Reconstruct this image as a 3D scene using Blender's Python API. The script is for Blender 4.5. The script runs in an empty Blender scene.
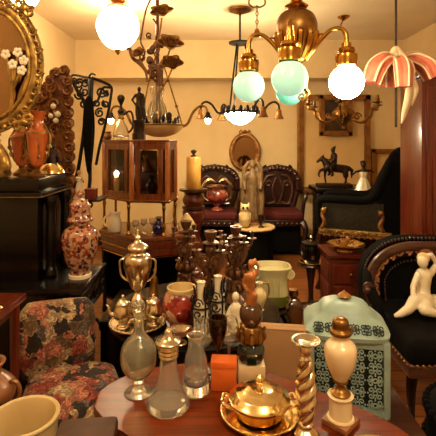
import bpy, bmesh, math, random
from mathutils import Vector, Matrix, Quaternion
random.seed(7)
SC = bpy.context.scene
COL = SC.collection
PI = math.pi
EYE = 1.45
F = 420.0
def at(px, py, d):
    return Vector(((px - 218) * d / F, d, EYE - (py - 140) * d / F))
def lin(c):
    r = []
    for v in c:
        v /= 255.0
        r.append(v / 12.92 if v <= 0.04045 else ((v + 0.055) / 1.055) ** 2.4)
    return (r[0], r[1], r[2], 1.0)

# ------------------------------------------------------------ materials
def newmat(name):
    m = bpy.data.materials.new(name); m.use_nodes = True
    nt = m.node_tree
    return m, nt, nt.nodes['Principled BSDF']
def mat(name, c1, c2=None, scale=10.0, rough=0.5, metal=0.0, bump=0.0, bscale=None, coat=0.0, detail=4, stretch=None, lo=0.35, hi=0.65, spec=None):
    m, nt, b = newmat(name)
    N, L = nt.nodes, nt.links
    b.inputs['Roughness'].default_value = rough
    b.inputs['Metallic'].default_value = metal
    b.inputs['Coat Weight'].default_value = coat
    b.inputs['Coat Roughness'].default_value = 0.12
    if spec is not None: b.inputs['Specular IOR Level'].default_value = spec
    b.inputs['Base Color'].default_value = lin(c1)
    if c2 or bump:
        tc = N.new('ShaderNodeTexCoord')
        src = tc.outputs['Object']
        if stretch:
            mp = N.new('ShaderNodeMapping'); mp.inputs['Scale'].default_value = stretch
            L.new(src, mp.inputs['Vector']); src = mp.outputs['Vector']
        nz = N.new('ShaderNodeTexNoise'); nz.inputs['Scale'].default_value = scale; nz.inputs['Detail'].default_value = detail
        L.new(src, nz.inputs['Vector'])
        if c2:
            cr = N.new('ShaderNodeValToRGB')
            cr.color_ramp.elements[0].position = lo; cr.color_ramp.elements[0].color = lin(c1)
            cr.color_ramp.elements[1].position = hi; cr.color_ramp.elements[1].color = lin(c2)
            L.new(nz.outputs['Fac'], cr.inputs['Fac']); L.new(cr.outputs['Color'], b.inputs['Base Color'])
        if bump:
            bz = nz
            if bscale:
                bz = N.new('ShaderNodeTexNoise'); bz.inputs['Scale'].default_value = bscale; bz.inputs['Detail'].default_value = 3
                L.new(src, bz.inputs['Vector'])
            bp = N.new('ShaderNodeBump'); bp.inputs['Strength'].default_value = bump; bp.inputs['Distance'].default_value = 0.01
            L.new(bz.outputs['Fac'], bp.inputs['Height']); L.new(bp.outputs['Normal'], b.inputs['Normal'])
    return m
def cells(name, stops, scale, warp, rough=0.6, coat=0.0, bump=0.0, petals=0.0):
    """printed or painted ornament: warped cells, each with its own colour"""
    m, nt, b = newmat(name); N, L = nt.nodes, nt.links
    b.inputs['Roughness'].default_value = rough; b.inputs['Coat Weight'].default_value = coat
    tc = N.new('ShaderNodeTexCoord')
    nz = N.new('ShaderNodeTexNoise'); nz.inputs['Scale'].default_value = scale * 1.3; nz.inputs['Detail'].default_value = 3
    L.new(tc.outputs['Object'], nz.inputs['Vector'])
    sub = N.new('ShaderNodeVectorMath'); sub.operation = 'SUBTRACT'; sub.inputs[1].default_value = (.5, .5, .5)
    L.new(nz.outputs['Color'], sub.inputs[0])
    sc = N.new('ShaderNodeVectorMath'); sc.operation = 'SCALE'; sc.inputs['Scale'].default_value = warp
    L.new(sub.outputs[0], sc.inputs[0])
    ad = N.new('ShaderNodeVectorMath'); ad.operation = 'ADD'
    L.new(tc.outputs['Object'], ad.inputs[0]); L.new(sc.outputs[0], ad.inputs[1])
    vo = N.new('ShaderNodeTexVoronoi'); vo.inputs['Scale'].default_value = scale
    L.new(ad.outputs[0], vo.inputs['Vector'])
    sp = N.new('ShaderNodeSeparateColor'); L.new(vo.outputs['Color'], sp.inputs[0])
    cr = N.new('ShaderNodeValToRGB'); cr.color_ramp.interpolation = 'CONSTANT'
    e = cr.color_ramp.elements
    while len(e) < len(stops): e.new(0.5)
    for el, (p, c) in zip(e, stops): el.position = p; el.color = lin(c)
    L.new(sp.outputs[0], cr.inputs['Fac'])
    out = cr.outputs['Color']
    if petals:
        wv = N.new('ShaderNodeTexVoronoi'); wv.inputs['Scale'].default_value = scale * 3.2
        L.new(ad.outputs[0], wv.inputs['Vector'])
        c2 = N.new('ShaderNodeValToRGB'); c2.color_ramp.elements[0].position = .1; c2.color_ramp.elements[1].position = .62
        c2.color_ramp.elements[0].color = (1, 1, 1, 1); c2.color_ramp.elements[1].color = (.14, .1, .08, 1)
        L.new(wv.outputs['Distance'], c2.inputs['Fac'])
        mx = N.new('ShaderNodeMix'); mx.data_type = 'RGBA'; mx.blend_type = 'MULTIPLY'; mx.inputs[0].default_value = petals
        L.new(out, mx.inputs[6]); L.new(c2.outputs['Color'], mx.inputs[7]); out = mx.outputs[2]
    L.new(out, b.inputs['Base Color'])
    if bump:
        bp = N.new('ShaderNodeBump'); bp.inputs['Strength'].default_value = bump; bp.inputs['Distance'].default_value = .004
        L.new(vo.outputs['Distance'], bp.inputs['Height']); L.new(bp.outputs['Normal'], b.inputs['Normal'])
    return m
def glass(name, c, rough=0.03, ior=1.45, tw=1.0):
    m, nt, b = newmat(name)
    b.inputs['Base Color'].default_value = lin(c); b.inputs['Roughness'].default_value = rough
    b.inputs['Transmission Weight'].default_value = tw; b.inputs['IOR'].default_value = ior
    return m
def lamp(name, c, s, base=(240, 235, 225)):
    m, nt, b = newmat(name)
    b.inputs['Base Color'].default_value = lin(base); b.inputs['Roughness'].default_value = .25
    b.inputs['Emission Color'].default_value = lin(c); b.inputs['Emission Strength'].default_value = s
    return m
def planks(name, c1, c2, c3):
    m, nt, b = newmat(name); N, L = nt.nodes, nt.links
    tc = N.new('ShaderNodeTexCoord'); br = N.new('ShaderNodeTexBrick')
    br.inputs['Scale'].default_value = 1.0; br.inputs['Brick Width'].default_value = 1.3; br.inputs['Row Height'].default_value = .11
    br.inputs['Mortar Size'].default_value = .004
    br.inputs['Color1'].default_value = lin(c1); br.inputs['Color2'].default_value = lin(c2); br.inputs['Mortar'].default_value = lin(c3)
    L.new(tc.outputs['Object'], br.inputs['Vector'])
    mp = N.new('ShaderNodeMapping'); mp.inputs['Scale'].default_value = (2, 30, 1)
    nz = N.new('ShaderNodeTexNoise'); nz.inputs['Scale'].default_value = 2.0
    L.new(tc.outputs['Object'], mp.inputs['Vector']); L.new(mp.outputs['Vector'], nz.inputs['Vector'])
    mx = N.new('ShaderNodeMix'); mx.data_type = 'RGBA'; mx.blend_type = 'OVERLAY'; mx.inputs[0].default_value = .6
    L.new(br.outputs['Color'], mx.inputs[6]); L.new(nz.outputs['Fac'], mx.inputs[7])
    L.new(mx.outputs[2], b.inputs['Base Color']); b.inputs['Roughness'].default_value = .3
    return m
def wood(name, c1, c2, rough=.3, coat=.3, s=6, st=(1, 9, 9)):
    return mat(name, c1, c2, scale=s, rough=rough, coat=coat, stretch=st, detail=5)

M = dict(
    wall=mat('wall_paint', (224, 198, 150), (218, 190, 140), 3, .85, bump=.05, bscale=40),
    ceil=mat('ceiling_paint', (232, 212, 176), (226, 204, 166), 3, .9),
    floor=planks('floor_planks', (140, 82, 38), (118, 66, 30), (54, 30, 15)),
    black=mat('ebonised_wood', (11, 8, 6), (16, 11, 8), 12, .24, coat=.1, spec=.35),
    blackcloth=mat('black_upholstery', (9, 7, 6), (14, 11, 9), 60, .9, bump=.2, spec=.12),
    greycloth=mat('charcoal_upholstery', (56, 50, 38), (44, 40, 30), 40, .85, bump=.15, spec=.15),
    iron=mat('black_iron', (26, 20, 16), (36, 28, 22), 30, .45, metal=.6),
    mahog=wood('mahogany', (96, 36, 18), (66, 22, 11)),
    redwood=wood('red_mahogany', (108, 38, 17), (78, 25, 11), .28, .4, 4, (9, 9, 1)),
    tablewood=wood('polished_table_wood', (120, 48, 15), (86, 31, 9), .24, .0),
    honey=wood('honey_wood', (126, 62, 25), (84, 37, 14), .3, .4, 5, (9, 9, 1)),
    darkwood=wood('dark_carved_wood', (56, 23, 13), (36, 14, 8), .3, .4),
    brownwood=wood('brown_carved_wood', (92, 54, 38), (62, 34, 24), .38, .2),
    red=mat('red_velvet', (92, 12, 11), (70, 8, 8), 20, .8),
    gilt=mat('gilded_wood', (190, 152, 78), (122, 90, 42), 22, .34, metal=.75, bump=.25),
    oldgilt=mat('worn_gilt', (172, 122, 62), (112, 66, 32), 18, .42, metal=.55, bump=.3),
    redgilt=mat('red_gilt_carving', (140, 88, 38), (78, 40, 18), 26, .4, metal=.45, bump=.6),
    brass=mat('brass', (190, 140, 62), (160, 110, 44), 14, .22, metal=1),
    dkbrass=mat('aged_brass', (158, 116, 58), (118, 80, 38), 16, .35, metal=.9),
    gold=mat('polished_gold_plate', (250, 226, 168), (234, 200, 132), 8, .16, metal=1),
    silver=mat('tarnished_silver', (234, 220, 190), (190, 166, 130), 14, .22, metal=1),
    bronze=mat('brown_bronze', (128, 84, 50), (70, 42, 25), 18, .34, metal=.4, bump=.2),
    dkbronze=mat('dark_bronze', (40, 26, 18), (58, 36, 22), 18, .4, metal=.6),
    copper=mat('copper_figure', (196, 128, 72), (150, 90, 48), 20, .38, metal=.5),
    porcelain=mat('white_porcelain', (236, 222, 190), (226, 206, 168), 8, .25, coat=.3),
    cream=mat('cream_glaze', (222, 196, 140), (206, 176, 118), 6, .3, coat=.3),
    creamcloth=mat('cream_cloth', (206, 176, 120), (186, 152, 98), 10, .8),
    whitecloth=mat('white_drape', (226, 204, 164), (206, 180, 136), 10, .8),
    wax=mat('ochre_wax', (190, 144, 66), (170, 120, 48), 6, .45),
    marble=mat('cream_marble', (228, 204, 164), (206, 176, 130), 9, .25, coat=.3),
    opal=mat('milk_glass', (240, 214, 170), (232, 202, 152), 3, .18, coat=.5),
    orange=mat('orange_opaline', (200, 98, 42), (170, 74, 28), 5, .22, coat=.5),
    orangebox=mat('orange_card', (226, 108, 34), (212, 94, 26), 5, .55),
    tan=mat('tan_board', (166, 124, 78), (148, 106, 64), 5, .8),
    leather=mat('brown_leather', (84, 50, 26), (60, 34, 18), 14, .55, bump=.3),
    teal=mat('aqua_painted_metal', (154, 176, 162), (132, 154, 142), 12, .4),
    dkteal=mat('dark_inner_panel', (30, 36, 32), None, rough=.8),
    statue=mat('beige_statue_stone', (128, 98, 60), (88, 64, 37), 14, .5),
    added_rug=mat('added_rug_pile', (46, 16, 12), (22, 10, 8), 7, .95, bump=.2, bscale=200),
    green=mat('green_glaze', (118, 120, 46), (90, 96, 34), 10, .35, coat=.3),
    palegreen=mat('pale_cream_green_glaze', (206, 196, 146), (186, 180, 126), 8, .35, coat=.3),
    blue=mat('cobalt_glass', (18, 18, 66), (30, 26, 86), 10, .12, coat=.5),
    pink=mat('pink_fabric', (206, 116, 84), (186, 92, 66), 14, .7),
    plateblue=mat('dark_blue_enamel', (28, 30, 60), None, rough=.2),
    stone=mat('brown_stoneware', (112, 70, 40), (170, 110, 66), 9, .3, coat=.3),
    picture=mat('dark_oil_painting', (36, 22, 14), (74, 44, 24), 7, .4),
    card=mat('cream_picture_panel', (214, 176, 118), (208, 168, 108), 4, .8),
    framegilt=mat('antique_frame_gilt', (156, 106, 50), (128, 82, 36), 10, .36, metal=.6),
    postlit=wood('highlit_honey_wood', (186, 108, 48), (150, 78, 30), .25, .5, 5, (9, 9, 1)),  # lighter copy of honey: the highlight on the posts is put into the colour
    crystal=glass('frosted_crystal', (236, 222, 194), .2, tw=.85),
    redbox=mat('red_box', (116, 38, 24), None, rough=.5),
    darkglass=glass('smoky_brown_glass', (110, 70, 40)),
    clear=glass('clear_glass', (250, 246, 236), tw=.92),
    olive=glass('pale_green_glass', (246, 242, 218), tw=.91),
    pane=glass('window_pane_glass', (250, 250, 246), ior=1.2),
    greenglass=mat('dark_green_glass', (14, 26, 22), (26, 40, 34), 10, .1, coat=.6),
    amber=mat('brown_amber_glass', (92, 54, 26), (56, 31, 14), 10, .15, coat=.6),
    floral=cells('rose_print_fabric', [(0, (60, 44, 34)), (.12, (128, 102, 68)), (.25, (184, 82, 62)), (.38, (236, 200, 148)), (.58, (226, 142, 108)), (.76, (64, 50, 40)), (.84, (190, 150, 104)), (.93, (132, 116, 104))], 17, .13, .8, petals=.8),
    imari=cells('iron_red_blue_porcelain', [(0, (196, 154, 116)), (.32, (150, 58, 34)), (.62, (50, 34, 52)), (.76, (196, 120, 76)), (.9, (200, 160, 124))], 75, .02, .22, .5, petals=.35),
    rosebowl=cells('rose_painted_porcelain', [(0, (178, 60, 46)), (.4, (222, 160, 120)), (.62, (130, 28, 26)), (.8, (226, 190, 146))], 22, .06, .22, .5, petals=.4),
    facepot=cells('pink_painted_pot', [(0, (150, 70, 56)), (.45, (92, 34, 30)), (.78, (186, 124, 100))], 12, .06, .25, .4),
    lampwhite=lamp('lit_white_globe', (255, 234, 194), 17),
    lamppend=lamp('lit_frosted_globe', (255, 226, 178), 6),
    lampbowl=lamp('lit_glass_bowl', (255, 232, 186), 22),
    lampaqua=lamp('unlit_aqua_globe_glow', (184, 232, 196), .16, (170, 220, 196)),  # globe is unlit; faint emission stands in for light showing through the glass
    glowaqua2=lamp('unlit_deeper_aqua_globe_glow', (120, 216, 180), .14, (120, 204, 176)),  # also unlit, its translucence imitated by emission
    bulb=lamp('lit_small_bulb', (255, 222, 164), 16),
    frost=mat('frosted_bowl_glass', (206, 176, 122), (186, 150, 92), 8, .4),
)
m, nt, b = newmat('old_mirror_glass'); b.inputs['Base Color'].default_value = lin((150, 118, 84)); b.inputs['Metallic'].default_value = 1; b.inputs['Roughness'].default_value = .06
M['mirror'] = m

# ------------------------------------------------------------ shapes
def bm_(): return bmesh.new()
def lathe(bm, prof, seg=28, at=(0, 0, 0), rot=None, flute=0, fn=8):
    rings = []
    at = Vector(at)
    for r, z in prof:
        ring = []
        for i in range(seg):
            a = 2 * PI * i / seg
            rr = max(r, 1e-5) * (1 + (flute * math.cos(fn * a) if r > 1e-4 else 0))
            v = Vector((rr * math.cos(a), rr * math.sin(a), z))
            if rot: v = rot @ v
            ring.append(bm.verts.new(v + at))
        rings.append(ring)
    for k in range(len(rings) - 1):
        A, B = rings[k], rings[k + 1]
        for i in range(seg):
            j = (i + 1) % seg
            bm.faces.new((A[i], A[j], B[j], B[i]))
    return bm
def smooth_prof(pts, n=5):
    lo, hi = min(p[1] for p in pts), max(p[1] for p in pts)
    return [(max(p.x, 0), min(max(p.y, lo), hi)) for p in crv([Vector((a, b, 0)) for a, b in pts], n)]
def crv(pts, n=6, closed=False):
    P = [Vector(p) for p in pts]; out = []
    N = len(P)
    rng = range(N if closed else N - 1)
    for i in rng:
        if closed: p0, p1, p2, p3 = P[i - 1], P[i], P[(i + 1) % N], P[(i + 2) % N]
        else: p0, p1, p2, p3 = P[max(i - 1, 0)], P[i], P[i + 1], P[min(i + 2, N - 1)]
        for k in range(n):
            t = k / n
            out.append(.5 * ((2 * p1) + (p2 - p0) * t + (2 * p0 - 5 * p1 + 4 * p2 - p3) * t * t + (3 * p1 - p0 - 3 * p2 + p3) * t ** 3))
    if not closed: out.append(P[-1].copy())
    return out
def tube(bm, pts, r=.01, seg=8, closed=False, flat=1.0):
    P = [Vector(p) for p in pts]; n = len(P)
    if not closed and n < 2: return bm
    R = r if isinstance(r, (list, tuple)) else [r] * n
    if len(R) != n:
        Q = []
        for i in range(n):
            f = i * (len(R) - 1) / max(n - 1, 1); k = min(int(f), len(R) - 2)
            Q.append(R[k] + (R[k + 1] - R[k]) * (f - k))
        R = Q
    T = []
    for i in range(n):
        a = P[(i - 1) % n] if closed or i > 0 else P[i]
        c = P[(i + 1) % n] if closed or i < n - 1 else P[i]
        d = c - a
        T.append(d.normalized() if d.length > 1e-9 else Vector((0, 0, 1)))
    u = T[0].orthogonal().normalized(); rings = []
    for i in range(n):
        if i:
            q = T[i - 1].rotation_difference(T[i]); u = (q @ u).normalized()
        w = T[i].cross(u)
        rings.append([bm.verts.new(P[i] + (u * math.cos(2 * PI * k / seg) + w * math.sin(2 * PI * k / seg) * flat) * R[i]) for k in range(seg)])
    m_ = n if closed else n - 1
    for i in range(m_):
        A, B = rings[i], rings[(i + 1) % n]
        off = 0
        if closed and i == n - 1:
            off = min(range(seg), key=lambda s: (A[0].co - B[s].co).length)
        for k in range(seg):
            bm.faces.new((A[k], A[(k + 1) % seg], B[(k + 1 + off) % seg], B[(k + off) % seg]))
    if not closed:
        bm.faces.new(rings[0][::-1]); bm.faces.new(rings[-1])
    return bm
def box(bm, c, s, rz=0, bev=0.0, rot=None, seg=2):
    r = bmesh.ops.create_cube(bm, size=1)
    vs = r['verts']
    mt = Matrix.Translation(Vector(c)) @ (rot.to_4x4() if rot else Matrix.Rotation(rz, 4, 'Z')) @ Matrix.Diagonal((s[0], s[1], s[2], 1))
    bmesh.ops.transform(bm, matrix=mt, verts=vs)
    if bev:
        es = list({e for v in vs for e in v.link_edges})
        bmesh.ops.bevel(bm, geom=es, offset=bev, segments=seg, profile=.6, affect='EDGES')
    return bm
def ball(bm, c, r, sc=(1, 1, 1), u=14, v=10, rot=None):
    x = bmesh.ops.create_uvsphere(bm, u_segments=u, v_segments=v, radius=r)
    mt = Matrix.Translation(Vector(c)) @ (rot.to_4x4() if rot else Matrix.Identity(4)) @ Matrix.Diagonal((sc[0], sc[1], sc[2], 1))
    bmesh.ops.transform(bm, matrix=mt, verts=x['verts'])
    return bm
def prism(bm, poly, z0, z1, bev=0):
    A = [bm.verts.new((p[0], p[1], z0)) for p in poly]; B = [bm.verts.new((p[0], p[1], z1)) for p in poly]
    n = len(poly); fs = [bm.faces.new(A[::-1]), bm.faces.new(B)]
    for i in range(n): fs.append(bm.faces.new((A[i], A[(i + 1) % n], B[(i + 1) % n], B[i])))
    if bev:
        es = [e for e in {e for f in fs[:2] for e in f.edges}]
        bmesh.ops.bevel(bm, geom=es, offset=bev, segments=2, profile=.6, affect='EDGES')
    return bm
def bar(bm, a, b, w, h):
    """square bar from a to b"""
    a, b = Vector(a), Vector(b); d = b - a
    q = d.to_track_quat('X', 'Z')
    box(bm, (a + b) / 2, (d.length, w, h), rot=q.to_matrix(), bev=min(w, h) * .15, seg=1)
    return bm
def loft(bm, secs, n=32, p=4.0):
    """rounded rectangular sections (half width, half depth, z)"""
    rings = []
    for a, c, z in secs:
        ring = []
        for i in range(n):
            t = 2 * PI * (i + .5) / n
            x, y = math.cos(t), math.sin(t)
            k = (abs(x) ** p + abs(y) ** p) ** (-1 / p)
            ring.append(bm.verts.new((max(a, 1e-4) * x * k, max(c, 1e-4) * y * k, z)))
        rings.append(ring)
    for A, B in zip(rings, rings[1:]):
        for i in range(n): bm.faces.new((A[i], A[(i + 1) % n], B[(i + 1) % n], B[i]))
    bm.faces.new(rings[0][::-1]); bm.faces.new(rings[-1])
    return bm
def spiral(c, r0, r1, a0, turns, n=14, plane='xz'):
    out = []
    for i in range(n + 1):
        t = i / n; a = a0 + 2 * PI * turns * t; r = r0 + (r1 - r0) * t
        x, y = r * math.cos(a), r * math.sin(a)
        c_ = Vector(c)
        out.append(c_ + (Vector((x, 0, y)) if plane == 'xz' else Vector((0, x, y)) if plane == 'yz' else Vector((x, y, 0))))
    return out
def ring_pts(c, a, b, n=32, plane='xz', a0=0, a1=2 * PI):
    full = abs(a1 - a0 - 2 * PI) < 1e-6
    out = []
    for i in range(n if full else n + 1):
        t = a0 + (a1 - a0) * i / n
        x, y = a * math.cos(t), b * math.sin(t)
        out.append(Vector(c) + (Vector((x, 0, y)) if plane == 'xz' else Vector((x, y, 0)) if plane == 'xy' else Vector((0, x, y))))
    return out
def rotated(pts, ang):
    q = Matrix.Rotation(ang, 3, 'Z'); return [q @ Vector(p) for p in pts]
def blob(limbs, voxel):
    """one continuous sculpted surface from tapering limbs [(points, radii)]"""
    bm = bm_()
    for pts, rs in limbs:
        P = [Vector(p) for p in pts]
        if len(P) == 1:
            r = rs if isinstance(rs, tuple) else (rs, rs, rs)
            ball(bm, P[0], 1, r, 16, 12)
            continue
        R = rs if isinstance(rs, (list, tuple)) else [rs] * len(P)
        for i in range(len(P) - 1):
            q = [P[i].lerp(P[i + 1], t) for t in (0, .5, 1)]
            tube(bm, q, [R[i], (R[i] + R[i + 1]) / 2, R[i + 1]], 12)
        for p, r in zip(P, R): ball(bm, p, r, u=12, v=8)
    me = bpy.data.meshes.new('sculpt'); bm.to_mesh(me); bm.free()
    ob = bpy.data.objects.new('sculpt', me); COL.objects.link(ob)
    md = ob.modifiers.new('m', 'REMESH'); md.mode = 'VOXEL'; md.voxel_size = voxel
    sm = ob.modifiers.new('s', 'SMOOTH'); sm.factor = .5; sm.iterations = 3
    dg = bpy.context.evaluated_depsgraph_get()
    res = bpy.data.meshes.new_from_object(ob.evaluated_get(dg))
    bpy.data.objects.remove(ob); bpy.data.meshes.remove(me)
    b2 = bm_(); b2.from_mesh(res); bpy.data.meshes.remove(res)
    return b2

# ------------------------------------------------------------ objects
def mk(name, bm, m, smooth=True):
    bmesh.ops.remove_doubles(bm, verts=bm.verts, dist=2e-5)
    bmesh.ops.recalc_face_normals(bm, faces=bm.faces)
    me = bpy.data.meshes.new(name); bm.to_mesh(me); bm.free()
    me.materials.append(M[m] if isinstance(m, str) else m)
    for p in me.polygons: p.use_smooth = smooth
    if smooth: me.set_sharp_from_angle(angle=math.radians(42))
    o = bpy.data.objects.new(name, me); COL.objects.link(o)
    return o
def part(name, bm, m, parent, label=None, smooth=True):
    o = mk(name, bm, m, smooth); o.parent = parent
    if label: o['label'] = label
    return o
def tag(o, label, cat, group=None):
    o['label'] = label; o['category'] = cat
    if group: o['group'] = group
    return o
def T(name, label, cat, loc, rz=0, group=None):
    o = bpy.data.objects.new(name, None); COL.objects.link(o)
    o.empty_display_size = .05
    o.location = loc; o.rotation_euler = (0, 0, rz)
    if o.location.z > .05: o.location.z += .001
    return tag(o, label, cat, group)
def solo(name, bm, m, label, cat, loc=(0, 0, 0), rz=0, group=None, smooth=True):
    o = mk(name, bm, m, smooth); o.location = loc; o.rotation_euler = (0, 0, rz); o.location.z += .001
    return tag(o, label, cat, group)
def struct(name, bm, m):
    o = mk(name, bm, m, False); o['kind'] = 'structure'; return o
def dup(root, loc, rz, label, group=None):
    def cp(o, par):
        c = o.copy(); COL.objects.link(c); c.parent = par
        for ch in list(o.children): cp(ch, c)
        return c
    r = cp(root, None); r.location = loc; r.rotation_euler = (0, 0, rz); r['label'] = label
    if group: r['group'] = group
    return r

# ------------------------------------------------------------ setting
XL, XR, YB, YF, H = -1.87, 2.43, 5.8, -1.6, 2.76
struct('floor', box(bm_(), ((XL + XR) / 2, (YB + YF) / 2, -.05), (XR - XL + .4, YB - YF + .4, .1)), 'floor')
struct('ceiling', box(bm_(), ((XL + XR) / 2, (YB + YF) / 2, H + .05), (XR - XL + .4, YB - YF + .4, .1)), 'ceil')
struct('wall_back', box(bm_(), ((XL + XR) / 2, YB + .05, H / 2), (XR - XL + .2, .1, H)), 'wall')
struct('wall_front', box(bm_(), ((XL + XR) / 2, YF - .05, H / 2), (XR - XL + .2, .1, H)), 'wall')
struct('wall_left', box(bm_(), (XL - .05, (YB + YF) / 2, H / 2), (.1, YB - YF, H)), 'wall')
struct('wall_right', box(bm_(), (XR + .05, (YB + YF) / 2, H / 2), (.1, YB - YF, H)), 'wall')
o = solo('added_rug', box(bm_(), (.265, 3.5, .004), (.77, 1.7, .008), bev=.003), 'added_rug', 'long dark red carpet added to darken the floor under the crowded tables', 'added_rug'); o.location.z = .001  # dark sheet added so the lit floor reads dark here
b = box(bm_(), ((XL + XR) / 2, 5.65, 2.51), (XR - XL, .3, .5)); box(b, ((XL + XR) / 2, 5.49, 2.275), (XR - XL, .03, .03))
struct('trim_1', b, 'wall')
struct('baseboard_back', box(bm_(), ((XL + XR) / 2, 5.79, .06), (XR - XL, .02, .12)), 'darkwood')
# ============================================================ back of the room
def oval_frame(parent, rx, rz, w, m='oldgilt', bumps=26, br=.02):
    b = bm_()
    tube(b, ring_pts((0, 0, 0), rx, rz, 56), w, 10, True)
    tube(b, ring_pts((0, -w * .8, 0), rx - w * .9, rz - w * .9, 56), w * .3, 6, True)
    for i in range(bumps):
        a = 2 * PI * i / bumps
        ball(b, (rx * 1.05 * math.cos(a), -w * .6, rz * 1.05 * math.sin(a)), br, (1, .6, 1), 8, 6)
    return part('frame', b, m, parent)
p = at(245, 152, 5.75)
t = T('oval_mirror', 'small oval wall mirror in carved gilt frame above the woman statue', 'mirror', p)
oval_frame(t, .185, .235, .034)
b = lathe(bm_(), [(0, -.006), (.17, -.006), (.17, .006), (0, .006)], 40, rot=Matrix.Rotation(PI / 2, 3, 'X'))
for v in b.verts: v.co.z *= 1.28
part('mirror_glass', b, 'mirror', t)
b = bm_(); ball(b, (0, -.02, .275), .03, (1, .6, .8))
for s in (-1, 1): tube(b, spiral((s * .045, -.02, .262), .035, .008, PI / 2 if s > 0 else PI / 2, s * -1.1), .011, 6)
part('crest', b, 'oldgilt', t)

def picture(name, label, cat, x0, y0, x1, y1, d, w, fm, im):
    a, c = at(x0, y0, d), at(x1, y1, d); W_, H_ = c.x - a.x, a.z - c.z
    t = T(name, label, cat, ((a.x + c.x) / 2, d, (a.z + c.z) / 2))
    b = bm_()
    for s in (-1, 1):
        box(b, (0, -.01, s * (H_ / 2 - w / 2)), (W_, .045, w), bev=.008); box(b, (s * (W_ / 2 - w / 2), -.01, 0), (w, .045, H_), bev=.008)
        box(b, (0, -.03, s * (H_ / 2 - w * 1.0)), (W_ - 2 * w + .02, .02, w * .3)); box(b, (s * (W_ / 2 - w), -.03, 0), (w * .3, .02, H_ - 2 * w + .02))
    part('frame', b, fm, t)
    part('picture_panel', box(bm_(), (0, .008, 0), (W_ - w, .012, H_ - w)), im, t)
    return t
picture('picture_frame', 'large thin gilt picture frame on the wall behind the candle chandelier', 'picture frame', 297, 95, 370, 193, 5.76, .075, 'framegilt', 'card')
picture('painting', 'small dark oil painting hung inside the large gilt frame', 'painting', 319, 95, 352, 136, 5.69, .06, 'framegilt', 'picture')
picture('picture_frame', 'narrow dark gilt frame low on the wall beside the black wing chair', 'picture frame', 371, 149, 402, 203, 5.76, .06, 'framegilt', 'card')

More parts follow.
